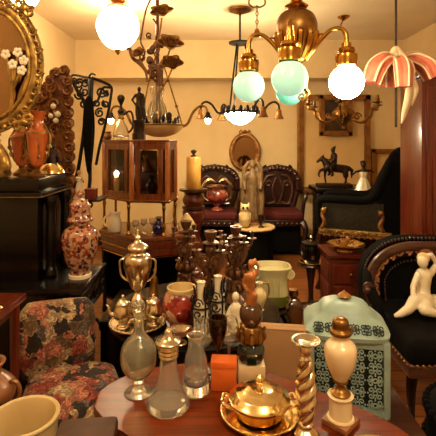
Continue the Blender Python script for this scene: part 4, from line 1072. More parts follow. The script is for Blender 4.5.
# frosted pendants
def pendant(label, c, r, sc=1.15):
    t = T('pendant_lamp', label, 'pendant lamp', c, 0, 'frosted glass pendant lamps')
    hz = H - c[2]
    n = 20
    part('shade', lathe(bm_(), [(r * math.sin(u) * (1 - .12 * max(0, math.cos(u))), -r * sc * math.cos(u)) for u in [PI * k / n * .85 for k in range(n + 1)]], 36, flute=.015, fn=16), 'lamppend', t)
    z = r * sc * .88
    part('cap', lathe(bm_(), smooth_prof([(.4 * r, z - .01), (.5 * r, z), (.48 * r, z + .02), (.25 * r, z + .04), (.12 * r, z + .06), (.1 * r, min(z + .09, hz - .005))], 3), 24), 'copper', t)
    if hz > z + .1: part('rod', tube(bm_(), [(0, 0, z + .05), (0, 0, (z + hz) / 2), (0, 0, hz - .02)], .007, 8), 'dkbrass', t)
    canopy(t, hz, .06, 'dkbrass')
    f = part('finial', lathe(bm_(), smooth_prof([(0, -r * sc - .045), (.01, -r * sc - .04), (.028, -r * sc - .012), (.03, -r * sc + .004), (0, -r * sc + .006)], 3), 16), 'dkbrass', t)
    return t
q = at(118, 28, 3.95); pendant('frosted glass globe pendant with bronze leaf tip near the floral chandelier', q, .197, 1.06)
q = at(23, -9, 2.5); pendant('frosted glass globe pendant half hidden by the gilt mirror crest', q, .10)

# chain lantern hook
q = at(257, 34, 3.0)
t = T('hanging_chain', 'slender brass hanging chain with ornate hook and little bell', 'chain', (q.x, 3.0, q.z))
hz = H - q.z
part('lower_links', chain(bm_(), (0, 0, .04), (0, 0, .19), .011, .004), 'dkbrass', t); part('upper_links', chain(bm_(), (0, 0, .26), (0, 0, hz - .04), .011, .004), 'dkbrass', t)
part('bell', lathe(bm_(), smooth_prof([(0, .04), (.012, .035), (.02, .015), (.03, -.015), (.03, -.02), (0, -.01)], 3), 16), 'brass', t)
b = bm_()
for s in (-1, 1): tube(b, crv([(0, 0, .26), (s * .05, 0, .25), (s * .055, 0, .21), (s * .02, 0, .19), (0, 0, .2)], 5), .007, 6)
part('hook', b, 'dkbrass', t)
canopy(t, hz, .04, 'dkbrass')

# pink petal lamp
q = at(396, 54, 2.4)
t = T('pendant_lamp', 'pink gathered fabric pendant lampshade on a dark rod by the wardrobe', 'pendant lamp', (q.x, 2.4, q.z))
hz = H - q.z
part('rod', tube(bm_(), [(0, 0, -.42), (0, 0, 0), (0, 0, hz - .01)], .007, 8), 'dkbronze', t)
canopy(t, hz, .05, 'dkbronze')
part('crown', lathe(bm_(), smooth_prof([(.012, -.07), (.035, -.04), (.045, -.01), (.03, .015), (.014, .04), (0, .045)], 4), 20, flute=.16, fn=6), 'whitecloth', t)
def lobe(ang, pts, radii):
    """one gathered fabric lobe with fluted folds, plus the cream piping along its folds"""
    out_ = Vector((math.cos(ang), math.sin(ang), 0)); side = Vector((-math.sin(ang), math.cos(ang), 0))
    P = crv([out_ * r + Vector((0, 0, z)) for r, z in pts], 6); n = len(P); b = bm_(); rings = []; N = 40
    lines = [[] for _ in range(5)]
    for k, p in enumerate(P):
        f = k * (len(radii) - 1) / (n - 1); a = min(int(f), len(radii) - 2); R_ = radii[a] + (radii[a + 1] - radii[a]) * (f - a)
        tg = (P[min(k + 1, n - 1)] - P[max(k - 1, 0)]).normalized(); up = side.cross(tg)
        ring = []
        for q in range(N):
            u = 2 * PI * q / N; rr = R_ * (1 + .16 * math.cos(5 * u + .6))
            ring.append(b.verts.new(p + side * (rr * 1.15 * math.cos(u)) + up * (rr * .8 * math.sin(u))))
        rings.append(ring)
        for m_ in range(5):
            ring_q = int(round((2 * PI * m_ - .6) / 5 / (2 * PI) * N)) % N
            lines[m_].append(ring[ring_q].co.copy())
    for A, B in zip(rings, rings[1:]):
        for q in range(N): b.faces.new((A[q], A[(q + 1) % N], B[(q + 1) % N], B[q]))
    b.faces.new(rings[0][::-1]); b.faces.new(rings[-1])
    return b, lines
for ang, pts, radii in ((186, [(.02, -.03), (.07, -.035), (.125, -.085), (.155, -.17)], [.02, .045, .06, .05]), (-6, [(.04, -.03), (.10, -.03), (.165, -.07), (.20, -.14)], [.02, .045, .055, .045]),
                        (275, [(.02, -.04), (.06, -.05), (.085, -.10), (.09, -.2)], [.02, .034, .042, .036]), (80, [(.02, -.03), (.08, -.035), (.13, -.09), (.15, -.17)], [.02, .045, .058, .045])):
    b, lines = lobe(math.radians(ang), pts, radii)
    o = part('fabric_lobe', b, 'pink', t)
    b = bm_()
    for l in lines: tube(b, l, .006, 6)
    part('piping', b, 'whitecloth', o)
b = bm_()
tube(b, crv([(.02, -.03, -.02), (.06, -.04, -.12), (.055, -.04, -.24), (.03, -.04, -.34), (.015, -.04, -.4)], 6), [.012, .035, .04, .028, .008], 12, flat=.45)
tube(b, crv([(.06, -.03, -.1), (.10, -.03, -.2), (.075, -.03, -.3)], 6), [.01, .026, .006], 10, flat=.5)
part('drape', b, 'whitecloth', t)
# ============================================================ middle table
MZ = .73
t = T('centre_table', 'dark round table crowded with silver tea wares and candelabra', 'table', (-.10, 1.80, 0))
part('tabletop', lathe(bm_(), [(0, MZ - .03), (.345, MZ - .03), (.36, MZ - .02), (.36, MZ - .006), (.35, MZ), (0, MZ)], 48), 'black', t)
part('dark_drum', lathe(bm_(), [(0, .05), (.24, .05), (.25, .08), (.25, MZ - .05), (.27, MZ - .03), (0, MZ - .03)], 40), 'black', t)  # closed black drum added to give darkness below the tabletop
part('column', lathe(bm_(), smooth_prof([(.05, .2), (.09, .26), (.05, .36), (.04, .5), (.07, .62), (.1, MZ - .03)], 4), 20), 'black', t)
for k in range(3):
    a = k * 2.094 + .7
    part('leg', tube(bm_(), crv(arc(a, [(.03, .2), (.14, .2), (.2, .1), (.27, .03)]), 5), [.04, .032, .026, .022], 8), 'black', t)
def onm(px, py, z=MZ): d = (EYE - z) * F / (py - 140); return Vector(((px - 218) * d / F, d, z))
q = onm(140, 328); q = Vector((-.31, 1.63, MZ))
TR = .106
t = T('tray', 'round silver tray with raised rim holding tea wares', 'tray', q)
part('plate', lathe(bm_(), [(0, 0), (TR * .86, 0), (TR * .98, .012), (TR, .016), (TR * .97, .016), (TR * .85, .005), (0, .005)], 44), 'silver', t)
b = tube(bm_(), ring_pts((0, 0, .016), TR, TR, 44, 'xy'), .0035, 6, True)
for i in range(36): ball(b, (TR * math.cos(i * PI / 18), TR * math.sin(i * PI / 18), .017), .005, u=8, v=6)
part('beaded_rim', b, 'silver', t)
tz = MZ + .0065
def lidded(name, label, cat, x, d, h, r, m, spout=False, z=None):
    t = T(name, label, cat, (x, d, tz if z is None else z))
    part('body', lathe(bm_(), smooth_prof([(0, 0), (r * .7, 0), (r * .72, .006), (r * .5, .014), (r * .95, h * .3), (r, h * .48), (r * .78, h * .66), (r * .7, h * .72), (0, h * .72)], 4), 26), m, t)
    l_ = part('lid', lathe(bm_(), smooth_prof([(r * .76, h * .71), (r * .8, h * .74), (r * .5, h * .84), (r * .12, h * .88), (0, h * .885)], 4), 24), m, t)
    part('knob', lathe(bm_(), smooth_prof([(r * .1, h * .87), (r * .08, h * .9), (r * .2, h * .94), (r * .15, h * .98), (0, h)], 3), 14), m, l_)
    if spout:
        part('spout', tube(bm_(), crv([(-r * .8, 0, h * .35), (-r * 1.4, 0, h * .42), (-r * 1.6, 0, h * .62), (-r * 1.9, 0, h * .68)], 5), [r * .28, r * .2, r * .13, r * .1], 10), m, t)
        part('handle', tube(bm_(), crv([(r * .7, 0, h * .66), (r * 1.5, 0, h * .7), (r * 1.6, 0, h * .4), (r * .9, 0, h * .28)], 6), r * .1, 8), m, t)
    return t
lidded('teapot', 'squat silver pot with domed lid on the silver tray', 'teapot', -.362, 1.598, .125, .034, 'silver', True)
lidded('sugar_pot', 'silver lidded pot on the tray close to the painted bowl', 'pot', -.25, 1.625, .12, .034, 'silver')
t = T('coffee_urn', 'tall silver covered urn with pointed finial rising from tray', 'urn', (-.318, 1.665, tz)); t.scale = (.93, .93, .93)
part('foot', lathe(bm_(), smooth_prof([(0, 0), (.045, 0), (.046, .01), (.025, .03), (.035, .06), (.03, .09), (.014, .115), (.016, .13)], 4), 24, flute=.03, fn=8), 'silver', t)
part('body', lathe(bm_(), smooth_prof([(.014, .125), (.03, .14), (.052, .2), (.06, .245), (.055, .27), (.036, .285), (.034, .3), (0, .3)], 4), 28), 'silver', t)
l_ = part('lid', lathe(bm_(), smooth_prof([(.036, .298), (.046, .303), (.042, .315), (.02, .33), (.012, .34), (0, .342)], 4), 24), 'silver', t)
part('finial', lathe(bm_(), smooth_prof([(.008, .34), (.014, .35), (.006, .362), (.004, .38), (0, .385)], 3), 12), 'silver', l_)
for s in (-1, 1): part('handle', tube(bm_(), crv([(s * .05, 0, .26), (s * .075, 0, .25), (s * .07, 0, .19), (s * .04, 0, .165)], 5), .005, 6), 'silver', t)
t = T('goblet', 'slim ornate silver goblet on the tray before the urn', 'goblet', (-.305, 1.56, tz))
part('base', lathe(bm_(), smooth_prof([(0, 0), (.022, 0), (.02, .006), (.006, .02), (.01, .04), (.006, .05)], 3), 18), 'silver', t)
part('cup', lathe(bm_(), smooth_prof([(.006, .048), (.02, .06), (.026, .085), (.022, .11), (.018, .11), (0, .07)], 3), 20), 'silver', t)
lidded('cruet', 'thin silver cruet with pointed lid behind the tray pots', 'cruet', -.26, 1.705, .19, .02, 'dkbrass')

q = onm(177, 334)
t = T('bowl', 'round rose painted porcelain vase bowl with cream rim', 'bowl', (-.142, 1.63, MZ))
part('body', lathe(bm_(), smooth_prof([(0, 0), (.04, 0), (.042, .008), (.062, .035), (.073, .075), (.066, .115), (.052, .135)], 5), 36), 'rosebowl', t)
part('rim', lathe(bm_(), [(.051, .133), (.056, .14), (.056, .15), (.05, .15), (.048, .135), (.05, .1), (0, .03)], 36), 'cream', t)
part('foot_ring', lathe(bm_(), [(.036, -.0), (.045, 0), (.045, .006), (.038, .008)], 28), 'red', t)

# bronze candelabra
def candelabrum(label, x, d, h, rot, arms, r):
    t = T('candelabrum', label, 'candelabrum', (x, d, MZ), rot, 'bronze candelabra on the centre table')
    part('base', lathe(bm_(), smooth_prof([(0, 0), (.06, 0), (.06, .01), (.045, .022), (.03, .035), (.02, .06)], 4), 24, flute=.05, fn=6), 'bronze', t)
    part('stem', lathe(bm_(), smooth_prof([(.015, .055), (.026, .08), (.014, .11), (.012, h * .5), (.024, h * .58), (.014, h * .66), (.022, h * .78), (.01, h * .84)], 4), 18), 'bronze', t)
    b = bm_()
    for i in range(8):
        a = i * PI / 4; tube(b, crv(arc(a, [(.012, h * .3), (.04, h * .36), (.035, h * .44), (.05, h * .47)]), 4), [.008, .011, .008, .004], 6)
        tube(b, crv(arc(a + .3, [(.012, h * .1), (.036, h * .16), (.03, h * .24), (.042, h * .26)]), 4), [.008, .01, .008, .004], 6)
    part('leafwork', b, 'bronze', t)
    part('cup', lathe(bm_(), smooth_prof([(.01, h * .82), (.03, h * .85), (.032, h * .87), (.014, h * .88), (.022, h * .93), (.026, h), (.02, h), (0, h * .94)], 3), 18), 'bronze', t)
    for k in range(arms):
        a = 2 * PI * k / arms
        zz = h * .6
        arm = part('arm', tube(bm_(), crv(arc(a, [(.012, zz), (r * .35, zz - .03), (r * .6, zz + .0), (r * .7, zz + .04), (r * .9, zz + .045), (r, zz + .07)]), 5), [.009, .008, .008, .007, .007, .008], 8), 'bronze', t)
        b = bm_(); tube(b, spiral((r * .5 * math.cos(a), r * .5 * math.sin(a), zz + .025), .024, .005, a, 1.4, 10), .005, 6); part('scroll', b, 'bronze', arm)
        qq = (r * math.cos(a), r * math.sin(a), zz + .07)
        part('candle_cup', lathe(bm_(), smooth_prof([(0, 0), (.018, .004), (.02, .008), (.006, .01), (.008, .025), (.011, .036), (.008, .036), (0, .02)], 3), 14, qq), 'bronze', arm)
    return t
candelabrum('bronze candelabrum of five arms close to the painted bowl', -.03, 1.725, .345, .2, 5, .08)
candelabrum('bronze candelabrum of five arms close to the cream planter', .08, 1.89, .33, .15, 5, .075)
candelabrum('small bronze candelabrum of three arms before the turned pedestal', -.15, 1.97, .34, 1.0, 3, .06)
for k, (x, d, lab) in enumerate(((-.062, 1.54, 'white opaline bottle in black iron scrolls next to painted bowl'), (.0, 1.607, 'white opaline bottle in black iron scrolls beside the white figurine'))):
    t = T('bottle', lab, 'bottle', (x, d, MZ), 0, 'white bottles in iron scroll holders')
    part('body', lathe(bm_(), smooth_prof([(0, .004), (.022, .004), (.03, .02), (.03, .09), (.018, .12), (.014, .14), (.014, .19), (.017, .2), (.012, .2), (0, .18)], 3), 22), 'porcelain', t)
    b = bm_()
    for i in range(4):
        a = i * PI / 2 + .5
        tube(b, crv(arc(a, [(.032, .004), (.034, .06), (.036, .12), (.024, .15), (.03, .19)]), 5), .0035, 6)
        for z, s in ((.05, 1), (.09, -1), (.13, 1)):
            sp_ = spiral((0, 0, z), .02, .004, 0, s * 1.3, 10)
            tube(b, [Matrix.Rotation(a + .78, 3, 'Z') @ (v + Vector((0, -.034, 0))) for v in sp_], .003, 5)
    for z in (.004, .11): tube(b, ring_pts((0, 0, z), .034, .034, 22, 'xy'), .0035, 6, True)
    part('scroll_holder', b, 'iron', t)
t = T('figurine', 'white porcelain seated lady figurine with one arm stretched out', 'figurine', (.078, 1.575, MZ))
part('body', blob([([(-.01, 0, .02), (-.012, 0, .06), (-.012, 0, .09)], [.026, .02, .022]), ([(-.012, 0, .1), (-.012, 0, .115)], [.01, .009]), ([(-.012, -.002, .132)], (.015, .016, .018)),
    ([(-.03, 0, .09), (-.045, -.01, .06), (-.035, -.02, .04)], [.009, .008, .006]), ([(.008, 0, .088), (.035, -.005, .07), (.06, -.006, .072)], [.009, .007, .005]), ([(0, 0, .025), (.03, -.02, .02), (.05, -.02, .01)], [.022, .018, .01])], .004), 'porcelain', t)
part('base', lathe(bm_(), [(0, 0), (.04, 0), (.04, .008), (0, .01)], 20), 'porcelain', t)
t = T('cup', 'small cream cup on a saucer between the two white bottles', 'cup', (.008, 1.512, MZ))
part('saucer', lathe(bm_(), [(0, 0), (.022, 0), (.04, .008), (.038, .01), (.02, .004), (0, .004)], 24), 'cream', t)
part('bowl', lathe(bm_(), smooth_prof([(0, .004), (.014, .004), (.024, .02), (.028, .045), (.024, .045), (.02, .02), (0, .012)], 3), 22), 'cream', t)
t = T('sweet_dish', 'footed silver sweet dish at the centre table edge', 'dish', (-.135, 1.49, MZ))
part('foot', lathe(bm_(), smooth_prof([(0, 0), (.025, 0), (.022, .006), (.008, .015), (.01, .025)], 3), 18), 'silver', t)
part('bowl', lathe(bm_(), smooth_prof([(.0, .024), (.02, .026), (.044, .04), (.05, .046), (.044, .045), (.02, .032), (0, .03)], 3), 26, flute=.05, fn=9), 'silver', t)
t = T('ewer', 'little cream ewer with curled handle behind the copper figure lamp', 'ewer', (.175, 1.78, MZ)); t.scale = (.68, .68, .68)
part('body', lathe(bm_(), smooth_prof([(0, 0), (.03, 0), (.022, .012), (.045, .07), (.04, .11), (.018, .14), (.022, .17), (.016, .17), (0, .12)], 4), 22), 'cream', t)
part('handle', tube(bm_(), crv([(.018, 0, .165), (.055, 0, .16), (.06, 0, .1), (.04, 0, .075)], 5), .006, 6), 'gilt', t)
vase('bell', 'small cream table bell behind the bronze candelabra', 'bell', (.08, 2.03, MZ), [(0, .0), (.038, .0), (.034, .02), (.022, .05), (.01, .06), (.008, .09), (.012, .1), (0, .105)], 'porcelain')

# cream planter on dark tripod
pz = .545
t = T('planter_stand', 'black three legged stand below the cream planter', 'stand', (.296, 2.3, 0))
part('top', lathe(bm_(), [(0, pz - .03), (.085, pz - .03), (.095, pz - .015), (.09, pz), (0, pz)], 28), 'black', t)
for k in range(3):
    a = k * 2.094 - .5
    part('leg', tube(bm_(), crv(arc(a, [(.06, pz - .03), (.1, .42), (.07, .2), (.12, 0.012)]), 5), [.02, .02, .014, .014], 8), 'black', t)
t = T('planter', 'cream and green glazed planter with scroll handles on black stand', 'planter', (.296, 2.3, pz))
part('lower_body', loft(bm_(), [(.05, .05, 0), (.075, .07, .01), (.085, .08, .04), (.088, .08, .07)], 32, 3), 'green', t)
part('upper_body', loft(bm_(), [(.086, .078, .066), (.082, .075, .12), (.085, .078, .18), (.1, .09, .205), (.102, .092, .218), (.09, .08, .22), (.08, .07, .19)], 32, 3), 'palegreen', t)
for s in (-1, 1):
    b = bm_(); tube(b, spiral((s * .09, -.05, .18), .024, .005, PI / 2, -s * 1.5, 14), .007, 8); tube(b, spiral((s * .09, .05, .18), .024, .005, PI / 2, -s * 1.5, 14), .007, 8); tube(b, [(s * .09, -.05, .18), (s * .09, .05, .18)], .014, 8)
    part('handle', b, 'palegreen', t)
b = bm_()
for s in (-1, 0, 1): tube(b, [(s * .03, -.081, .08), (s * .03, -.081, .16)], .004, 6)
part('moulding', b, 'palegreen', t)
# brown flask
t = T('stool', 'low dark stool beneath the brown flask', 'stool', (.44, 2.45, 0))
part('seat', box(bm_(), (0, 0, .31), (.2, .18, .035), bev=.01), 'darkwood', t)
for sx in (-1, 1):
    for sy in (-1, 1): part('leg', tube(bm_(), [(sx * .07, sy * .06, .3), (sx * .085, sy * .075, 0)], [.014, .01], 8), 'darkwood', t)
t = T('flask', 'square brown bottle with chrome cap behind the aqua lantern', 'bottle', (.435, 2.42, .3275))
part('body', loft(bm_(), [(.045, .04, 0), (.05, .045, .008), (.05, .045, .17), (.04, .036, .195), (.018, .018, .21), (.018, .018, .23)], 28, 4), 'amber', t)
part('cap', lathe(bm_(), [(0, .225), (.026, .225), (.028, .235), (.026, .262), (0, .266)], 18), 'silver', t)

# ============================================================ floral chair, vases and low tables at the side
t = T('slipper_chair', 'low chair upholstered in dark rose print fabric with cream trim', 'chair', (-.60, 1.72, 0), math.radians(16))
b = bm_(); loft(b, [(.15, .14, .30), (.18, .18, .32), (.195, .19, .36), (.195, .19, .40), (.18, .175, .44), (.135, .13, .468), (.05, .05, .478)], 40, 4)
part('seat', b, 'floral', t)
b = bm_(); loft(b, [(.19, .18, .255), (.2, .185, .262), (.2, .185, .315), (.18, .17, .325)], 40, 5)
part('seat_base', b, 'creamcloth', t)
b = bm_()
loft(b, [(.0, .0, -.165), (.06, .1, -.16), (.12, .145, -.14), (.135, .16, -.05), (.135, .162, .05), (.12, .15, .14), (.06, .1, .155), (0, 0, .16)], 40, 5)
back = bm_()
loft(back, [(.15, .03, .40), (.16, .045, .44), (.165, .055, .52), (.163, .055, .62), (.155, .048, .69), (.13, .034, .72), (.08, .015, .728)], 40, 4.5)
b.free()
bmesh.ops.transform(back, matrix=Matrix.Translation((-.07, .2, 0)), verts=back.verts)
part('backrest', back, 'floral', t)
for sx in (-1, 1):
    for sy in (-1, 1):
        part('leg', tube(bm_(), [(sx * .16, sy * .14, .27), (sx * .17, sy * .15, .1), (sx * .18, sy * .16, 0)], [.022, .018, .013], 10), 'darkwood', t)

t = T('side_table', 'reddish wooden table corner beside the rose print chair', 'table', (-1.05, 1.42, 0))
part('tabletop', box(bm_(), (0, 0, .79), (.48, .72, .028), bev=.007), 'redwood', t)
part('apron', box(bm_(), (0, 0, .755), (.42, .66, .045), bev=.004), 'redwood', t)
for sx in (-1, 1):
    for sy in (-1, 1): part('leg', tube(bm_(), [(sx * .205, sy * .325, .76), (sx * .205, sy * .325, .3), (sx * .205, sy * .325, 0)], [.02, .017, .012], 8), 'redwood', t)
t = T('candlestick', 'gold candlestick on the reddish table by the black cabinet', 'candlestick', (-.865, 1.6, .804))
part('base', lathe(bm_(), smooth_prof([(0, 0), (.04, 0), (.04, .008), (.02, .02), (.012, .035)], 3), 20), 'gold', t)
part('stem', lathe(bm_(), smooth_prof([(.01, .03), (.018, .045), (.009, .06), (.012, .085), (.022, .095), (.024, .11), (.016, .11), (0, .1)], 3), 18), 'gold', t)

t = T('bench', 'low plain wooden bench under cream pot and stoneware urn', 'bench', (-.625, 1.2, 0))
part('tabletop', box(bm_(), (0, .0, .43), (.38, .54, .03), bev=.006), 'darkwood', t)
for sx in (-1, 1):
    for sy in (-1, 1): part('leg', box(bm_(), (sx * .15, sy * .22, .21), (.03, .03, .42), bev=.004), 'darkwood', t)
t = T('pot', 'big plain cream ceramic pot with wide open mouth', 'pot', (-.545, 1.18, .445))
part('body', lathe(bm_(), smooth_prof([(0, 0), (.065, 0), (.075, .01), (.083, .1), (.09, .2), (.092, .226), (.088, .23), (.083, .225), (.078, .1), (.07, .02), (0, .015)], 4), 44), 'cream', t)
part('rim', tube(bm_(), ring_pts((0, 0, .227), .091, .091, 44, 'xy'), .0055, 8, True), 'cream', t)
t = T('urn', 'brown stoneware urn with flared shoulder behind cream pot', 'urn', (-.76, 1.385, .445))
part('body', lathe(bm_(), smooth_prof([(0, 0), (.07, 0), (.072, .02), (.03, .06), (.035, .09), (.08, .15), (.085, .19), (.06, .22), (.04, .24), (.055, .27), (.045, .27), (0, .2)], 4), 30), 'stone', t)
for s in (-1, 1): part('handle', tube(bm_(), ring_pts((s * .085, 0, .175), .022, .035, 16), .007, 6, True), 'oldgilt', t)

t = T('plant_stand', 'square stand covered in brown leather by the front table tip', 'stand', (-.30, .945, 0), .1)
part('top', box(bm_(), (0, 0, .77), (.135, .12, .04), bev=.012), 'leather', t)
part('frame', box(bm_(), (0, 0, .70), (.12, .105, .1), bev=.006), 'leather', t)
for sx in (-1, 1):
    for sy in (-1, 1): part('leg', box(bm_(), (sx * .05, sy * .043, .34), (.02, .02, .68), bev=.003), 'darkwood', t)

t = T('added_trunk', 'dark wooden box added to darken the floor behind the silver tea wares', 'added_trunk', (-.48, 2.6, 0))  # added dark mass, stands where the floor lies in shadow
part('body', box(bm_(), (0, 0, .19), (.36, .5, .38), bev=.008), 'black', t)
part('lid', box(bm_(), (0, 0, .41), (.38, .52, .06), bev=.02), 'black', t)
part('clasp', box(bm_(), (0, -.262, .38), (.05, .01, .07), bev=.003), 'dkbrass', t)
# ============================================================ aqua lantern and carton on a bench
BZ = .49
t = T('bench', 'dark low bench carrying the aqua lantern and tan carton', 'bench', (.425, 1.57, 0))
part('tabletop', box(bm_(), (0, 0, BZ - .015), (.51, .42, .03), bev=.006), 'darkwood', t)
for sx in (-1, 1):
    for sy in (-1, 1): part('leg', box(bm_(), (sx * .23, sy * .17, .23), (.035, .035, .46), bev=.004), 'darkwood', t)
t = T('lantern', 'aqua painted pierced metal lantern box with domed lid', 'lantern', (.472, 1.57, BZ + .009), math.radians(-10))
hw, hd, bh = .126, .115, .25
part('inner_box', box(bm_(), (0, 0, bh / 2 + .01), (2 * hw - .02, 2 * hd - .02, bh - .02)), 'dkteal', t)
b = bm_()
for sx in (-1, 1):
    for sy in (-1, 1): box(b, (sx * hw, sy * hd, bh / 2 + .008), (.022, .022, bh), bev=.003)
for sy in (-1, 1):
    for z in (.014, bh - .005): box(b, (0, sy * hd, z), (2 * hw, .018, .026), bev=.003); box(b, (sy * hw, 0, z), (.018, 2 * hd, .026), bev=.003)
for sx in (-1, 1):
    for sy in (-1, 1): ball(b, (sx * hw, sy * hd, .004), .012, u=8, v=6)
part('frame', b, 'teal', t)
def lattice(w, h, cols, rows):
    b = bm_(); cw, ch = w / cols, h / rows; r = min(cw, ch)
    for i in range(cols):
        for j in range(rows):
            cx, cz = -w / 2 + cw * (i + .5), ch * (j + .5)
            tube(b, ring_pts((cx, 0, cz), r * .17, r * .17, 10), r * .06, 4, True)
            for k in range(4):
                a = PI / 4 + k * PI / 2; ux, uz = math.cos(a), math.sin(a)
                tube(b, spiral((cx + ux * cw * .33, 0, cz + uz * ch * .33), r * .24, r * .07, a + PI, (1 if (k + i + j) % 2 else -1) * 1.15, 9), r * .06, 4)
                ball(b, (cx + cw * .42 * math.cos(k * PI / 2), 0, cz + ch * .42 * math.sin(k * PI / 2)), r * .085, (1, .5, 1), 6, 5)
    return b
for k in range(4):
    b = lattice(2 * hw - .02, bh - .04, 4, 5)
    bmesh.ops.transform(b, matrix=Matrix.Rotation(k * PI / 2, 4, 'Z') @ Matrix.Translation((0, -hw - .001, .024)), verts=b.verts)
    part('pierced_panel', b, 'teal', t)
l_ = part('lid', loft(bm_(), [(.136, .125, bh + .002), (.146, .135, bh + .008), (.148, .137, bh + .022), (.142, .13, bh + .028), (.112, .094, bh + .056), (.096, .078, bh + .064), (.09, .072, bh + .078), (.076, .06, bh + .093), (.052, .044, bh + .104), (.024, .022, bh + .109)], 40, 5), 'teal', t)
for k in range(2):
    b = lattice(.24, .042, 6, 1)
    bmesh.ops.transform(b, matrix=Matrix.Rotation(k * PI, 4, 'Z') @ Matrix.Translation((0, -.128, bh + .030)) @ Matrix.Rotation(-.9, 4, 'X'), verts=b.verts)
    part('lid_fretwork', b, 'dkteal', l_, 'dark pierced band around the lid')
part('finial', lathe(bm_(), smooth_prof([(.012, bh + .1), (.01, bh + .11), (.026, bh + .117), (.018, bh + .125), (.006, bh + .134), (0, bh + .14)], 3), 18), 'oldgilt', l_)
t = T('carton', 'plain tan cardboard box standing beside the aqua lantern', 'box', (.225, 1.475, BZ), math.radians(-8))
part('body', box(bm_(), (0, 0, .15), (.165, .05, .30), bev=.003), 'tan', t)
for s in (-1, 1): part('flap', box(bm_(), (0, s * .0125, .3025), (.165, .024, .004), bev=.001), 'tan', t)

# ============================================================ front table
FZ = .75
out = crv([(-.335, 1.14, 0), (-.285, 1.235, 0), (-.17, 1.3, 0), (-.03, 1.32, 0), (.1, 1.29, 0), (.235, 1.205, 0), (.35, 1.115, 0), (.44, 1.02, 0), (.47, .92, 0), (.41, .82, 0), (.25, .77, 0), (.06, .80, 0), (-.1, .895, 0), (-.2, .985, 0), (-.29, 1.06, 0)], 6, True)
t = T('front_table', 'polished red brown table with curved edge holding glassware and gilt dish', 'table', (.08, 1.04, 0))
pl = [(q.x - .08, q.y - 1.04) for q in out]
part('tabletop', prism(bm_(), pl, FZ - .026, FZ, .006), 'tablewood', t)
part('apron', prism(bm_(), [(x * .86, y * .86) for x, y in pl], FZ - .075, FZ - .026), 'tablewood', t)
part('column', lathe(bm_(), smooth_prof([(.05, .22), (.08, .28), (.045, .38), (.04, .5), (.06, .6), (.1, FZ - .07)], 4), 20), 'tablewood', t)
for k in range(4):
    a = k * PI / 2 + .5
    part('leg', tube(bm_(), crv(arc(a, [(.03, .26), (.12, .27), (.19, .14), (.28, .025)]), 5), [.035, .03, .022, .024], 8), 'tablewood', t)

# footed globe decanter
t = T('decanter', 'round pale glass decanter on short foot by the table tip', 'decanter', (-.22, 1.165, FZ))
part('body', lathe(bm_(), smooth_prof([(0, .03), (.008, .032), (.014, .038), (.04, .06), (.05, .095), (.044, .13), (.024, .155), (.015, .17), (.013, .2), (.017, .212), (.012, .212), (.01, .2), (.011, .17), (.02, .153), (.04, .128), (.046, .095), (.036, .062), (.012, .042), (0, .04)], 5), 32), 'olive', t)
part('foot', lathe(bm_(), smooth_prof([(0, 0), (.036, 0), (.036, .004), (.014, .014), (.01, .024), (.016, .03), (.01, .034), (0, .034)], 3), 28), 'clear', t)
part('stopper', lathe(bm_(), smooth_prof([(0, .196), (.009, .2), (.014, .215), (.009, .222), (.018, .236), (.014, .25), (0, .254)], 4), 18), 'olive', t)
# ship decanter
t = T('decanter', 'wide based clear glass decanter with silver collar', 'decanter', (-.13, 1.102, FZ))
part('body', lathe(bm_(), smooth_prof([(0, .002), (.05, 0), (.055, .012), (.046, .03), (.03, .065), (.024, .1), (.021, .14), (.024, .16), (.02, .16), (.017, .14), (.019, .1), (.025, .066), (.04, .034), (.046, .016), (0, .012)], 5), 34), 'clear', t)
part('collar', lathe(bm_(), [(.021, .132), (.026, .134), (.024, .14), (.027, .144), (.025, .15), (.028, .155), (.026, .164), (.019, .166)], 28), 'silver', t)
b = lathe(bm_(), smooth_prof([(0, .158), (.014, .16), (.03, .166), (.034, .172), (.02, .18), (.012, .19), (.009, .2), (0, .205)], 4), 24)
part('stopper', b, 'silver', t)
# tall tumbler jar
t = T('glass_jar', 'tall straight clear glass jar with facets and narrow neck', 'jar', (-.062, 1.17, FZ))
part('body', lathe(bm_(), smooth_prof([(0, 0), (.034, 0), (.037, .006), (.034, .04), (.031, .08), (.028, .1), (.022, .12), (.021, .145), (.025, .155), (.021, .155), (.018, .143), (.019, .12), (.025, .1), (.028, .08), (.031, .03), (0, .012)], 4), 24, flute=.02, fn=12), 'clear', t)
part('rim', tube(bm_(), ring_pts((0, 0, .155), .0235, .0235, 24, 'xy'), .002, 6, True), 'silver', t)
# dark wine goblet
t = T('wine_goblet', 'dark smoky wine goblet behind the orange box', 'goblet', (.0, 1.236, FZ))
part('bowl', lathe(bm_(), smooth_prof([(0, .082), (.006, .084), (.014, .1), (.024, .13), (.028, .16), (.026, .178), (.024, .178), (.025, .158), (.021, .13), (.011, .105), (0, .092)], 4), 24), 'darkglass', t)
part('stem', lathe(bm_(), smooth_prof([(0, 0), (.028, 0), (.026, .003), (.006, .01), (.0045, .03), (.006, .05), (.0045, .084), (0, .086)], 3), 22), 'darkglass', t)
for (x, d, lab) in ((.034, 1.288, 'clear balloon wine glass close behind the copper figure lamp'), (-.046, 1.272, 'clear balloon wine glass between glass jar and smoky goblet')):
    t = T('wine_glass', lab, 'wine glass', (x, d, FZ), 0, 'clear balloon glasses on the front table')
    part('bowl', lathe(bm_(), smooth_prof([(0, .07), (.006, .071), (.024, .085), (.031, .11), (.028, .14), (.023, .152), (.0215, .152), (.0265, .138), (.029, .11), (.022, .088), (0, .076)], 4), 24), 'clear', t)
    part('stem', lathe(bm_(), smooth_prof([(0, 0), (.027, 0), (.025, .003), (.006, .009), (.004, .03), (.004, .072), (0, .074)], 3), 22), 'clear', t)
t = T('box', 'small bright orange card box on the front table', 'box', (.017, 1.19, FZ), math.radians(-4))
